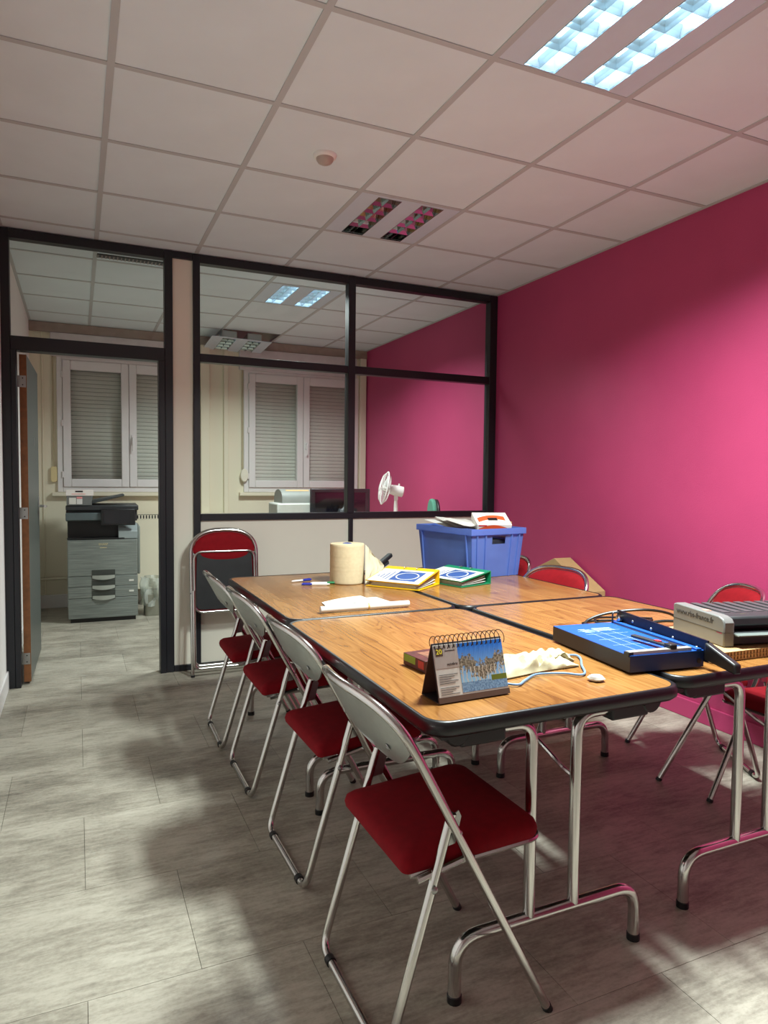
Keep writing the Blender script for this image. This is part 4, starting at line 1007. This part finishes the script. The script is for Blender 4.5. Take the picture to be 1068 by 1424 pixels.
o = MB().slab(lambda u, v: (2.03 + .32 * u, 5.62 + .14 * v, .754 + .28 * math.sin(PI * u) ** .5 * math.sin(PI * v) ** .6 * (1 + .16 * nb2(u * 2, v * 2)) + .0), lambda u, v: (2.03 + .32 * u, 5.62 + .14 * v, .752), 20, 12).build('black_bag', mat('black_nylon', (36, 40, 42), .5, 0, .2), smooth=True, sharp=30)
tag(o, 'crumpled black bag on the desk in front of the monitor', 'bag')
e = empty('desktop_printer', (1.64, 5.97, .75), label='grey rounded desktop printer left of the black monitor', cat='printer')
MB().box(0, .36, 0, .32, 0, .31).build('case', mat('pale_grey_case', (176, 178, 172), .5), e, bevel=.015)
MB().grid(lambda u, v: (.05 + .33 * u, .16 - .14 * math.cos(PI * v), .31 + .125 * math.sin(PI * v) ** .6), 4, 14).build('lid', mat('grey_lid', (128, 132, 128), .45), e, smooth=True)
for x in (.05, .38): MB().prism([(.16 - .14 * math.cos(PI * k / 14), .31 + .125 * math.sin(PI * k / 14) ** .6) for k in range(15)], 0, .002, YZ(x - .001)).build('lid_side', mat('grey_lid', (128, 132, 128), .45), e)
MB().grid(lambda u, v: (.10 + .22 * u, .16 - .1405 * math.cos(PI * (.28 + .09 * v)), .311 + .1255 * math.sin(PI * (.28 + .09 * v)) ** .6), 4, 3).build('colour_strip', mat('tan_strip', (190, 158, 116), .5), e)
# fan
FY = 5.82
e = empty('desk_fan', (2.745, FY, .75), math.radians(165), label='white desk fan turned to the windows, behind the partition glass', cat='fan')
MB().lathe([(.09, 0), (.092, .008), (.07, .022), (.03, .03), (.026, .032)], 28).build('base', m_wplastic, e, smooth=True)
MB().tube([(0, 0, .03), (0, 0, .24), (0, 0, .36)], [.028, .021, .016], 14).build('stem', m_wplastic, e, smooth=True)
FT = T(0, 0, .43) @ RY(math.radians(78))        # fan axis: local z points forward, tilted a little up
MB().lathe([(0, -.075), (.03, -.075), (.05, -.065), (.052, -.01), (.046, .05), (.03, .058), (0, .06)], 22, FT).build('motor_housing', m_wplastic, e, smooth=True)
MB().box(-.016, .016, -.022, .022, .34, .40).build('tilt_joint', m_wplastic, e, bevel=.004)
MB().lathe([(.006, 0), (.008, .012), (.007, .02), (0, .021)], 12, T(-.03, 0, .475)).build('oscillation_knob', m_wplastic, e, smooth=True)
cage = MB(); RR = .155
cage.tube([(RR * math.cos(a), RR * math.sin(a), .11) for a in [2 * PI * k / 40 for k in range(40)]], .006, 8, closed=True, mtx=FT)
for sgn, zc in ((1, .155), (-1, .065)):
    for r_, zz in ((.12, .7), (.08, .92), (.04, 1.0)):
        cage.tube([(r_ * math.cos(a), r_ * math.sin(a), .11 + (zc - .11) * zz) for a in [2 * PI * k / 28 for k in range(28)]], .0014, 4, closed=True, mtx=FT)
    for k in range(36):
        a = 2 * PI * k / 36
        cage.tube([(r_ * math.cos(a), r_ * math.sin(a), .11 + (zc - .11) * zz) for r_, zz in ((RR, 0), (.12, .7), (.08, .92), (.03, 1.0))], .0013, 4, caps=False, mtx=FT)
cg = cage.build('guard', m_wplastic, e, smooth=True)
MB().lathe([(.036, .153), (.036, .16), (.03, .163), (0, .163)], 20, FT).build('guard_badge', m_wplastic, e, smooth=True)
MB().lathe([(.026, .06), (.026, .13), (.015, .14), (0, .141)], 16, FT).build('hub', m_wplastic, e, smooth=True)
for k in range(3):
    MB().slab(lambda u, v: ((.02 + .115 * v) * math.cos(.9 * (u - .5) * (.6 + v * .7)), (.02 + .115 * v) * math.sin(.9 * (u - .5) * (.6 + v * .7)), .10 + .035 * (u - .5) + .001), lambda u, v: ((.02 + .115 * v) * math.cos(.9 * (u - .5) * (.6 + v * .7)), (.02 + .115 * v) * math.sin(.9 * (u - .5) * (.6 + v * .7)), .10 + .035 * (u - .5)), 6, 6, FT @ RZ(2 * PI * k / 3)).build('blade', mat('pale_blade', (222, 224, 222), .4), e, smooth=True)
# green office chair
e = empty('office_chair', (2.60, 5.20, 0), math.radians(-20), label='green upholstered office chair showing just above the partition rail', cat='office chair')
m_green = mat('teal_fabric', (84, 142, 122), .9, 0, .08, 50, .2, 700, .2)
MB().prism([(.21 * math.cos(a), .20 * math.sin(a)) for a in [2 * PI * k / 26 for k in range(26)]], .43, .50).build('seat', m_green, e, bevel=.02)
bo = [(.20 * math.copysign(abs(math.cos(a)) ** .8, math.cos(a)), .19 * math.copysign(abs(math.sin(a)) ** .8, math.sin(a))) for a in [2 * PI * k / 30 for k in range(30)]]
BM = Matrix(((0, 0, 1, .16), (1, 0, 0, 0), (0, 1, 0, .935), (0, 0, 0, 1)))
MB().prism(bo, 0, .04, BM).build('backrest', m_green, e, bevel=.015)
MB().prism([(x * .98, y * .98) for x, y in bo], .04, .062, BM).build('back_shell', m_black, e, bevel=.008)
MB().tube(fillet([(.215, 0, .80), (.23, 0, .42), (0, 0, .40)], .06), .016, 8).build('back_bar', m_black, e, smooth=True)
MB().lathe([(.03, .08), (.03, .25), (.02, .25), (.02, .43)], 14).build('gas_lift', m_black, e)
for k in range(5):
    a = 2 * PI * k / 5; lg = MB().tube([(0, 0, .10), (.26 * math.cos(a), .26 * math.sin(a), .065)], [.024, .014], 8).build('leg', m_black, e, smooth=True)
    MB().lathe([(.025, -.018), (.025, .018)], 14, T(.26 * math.cos(a), .26 * math.sin(a), .0255) @ RX(PI / 2)).build('castor', m_black, lg)
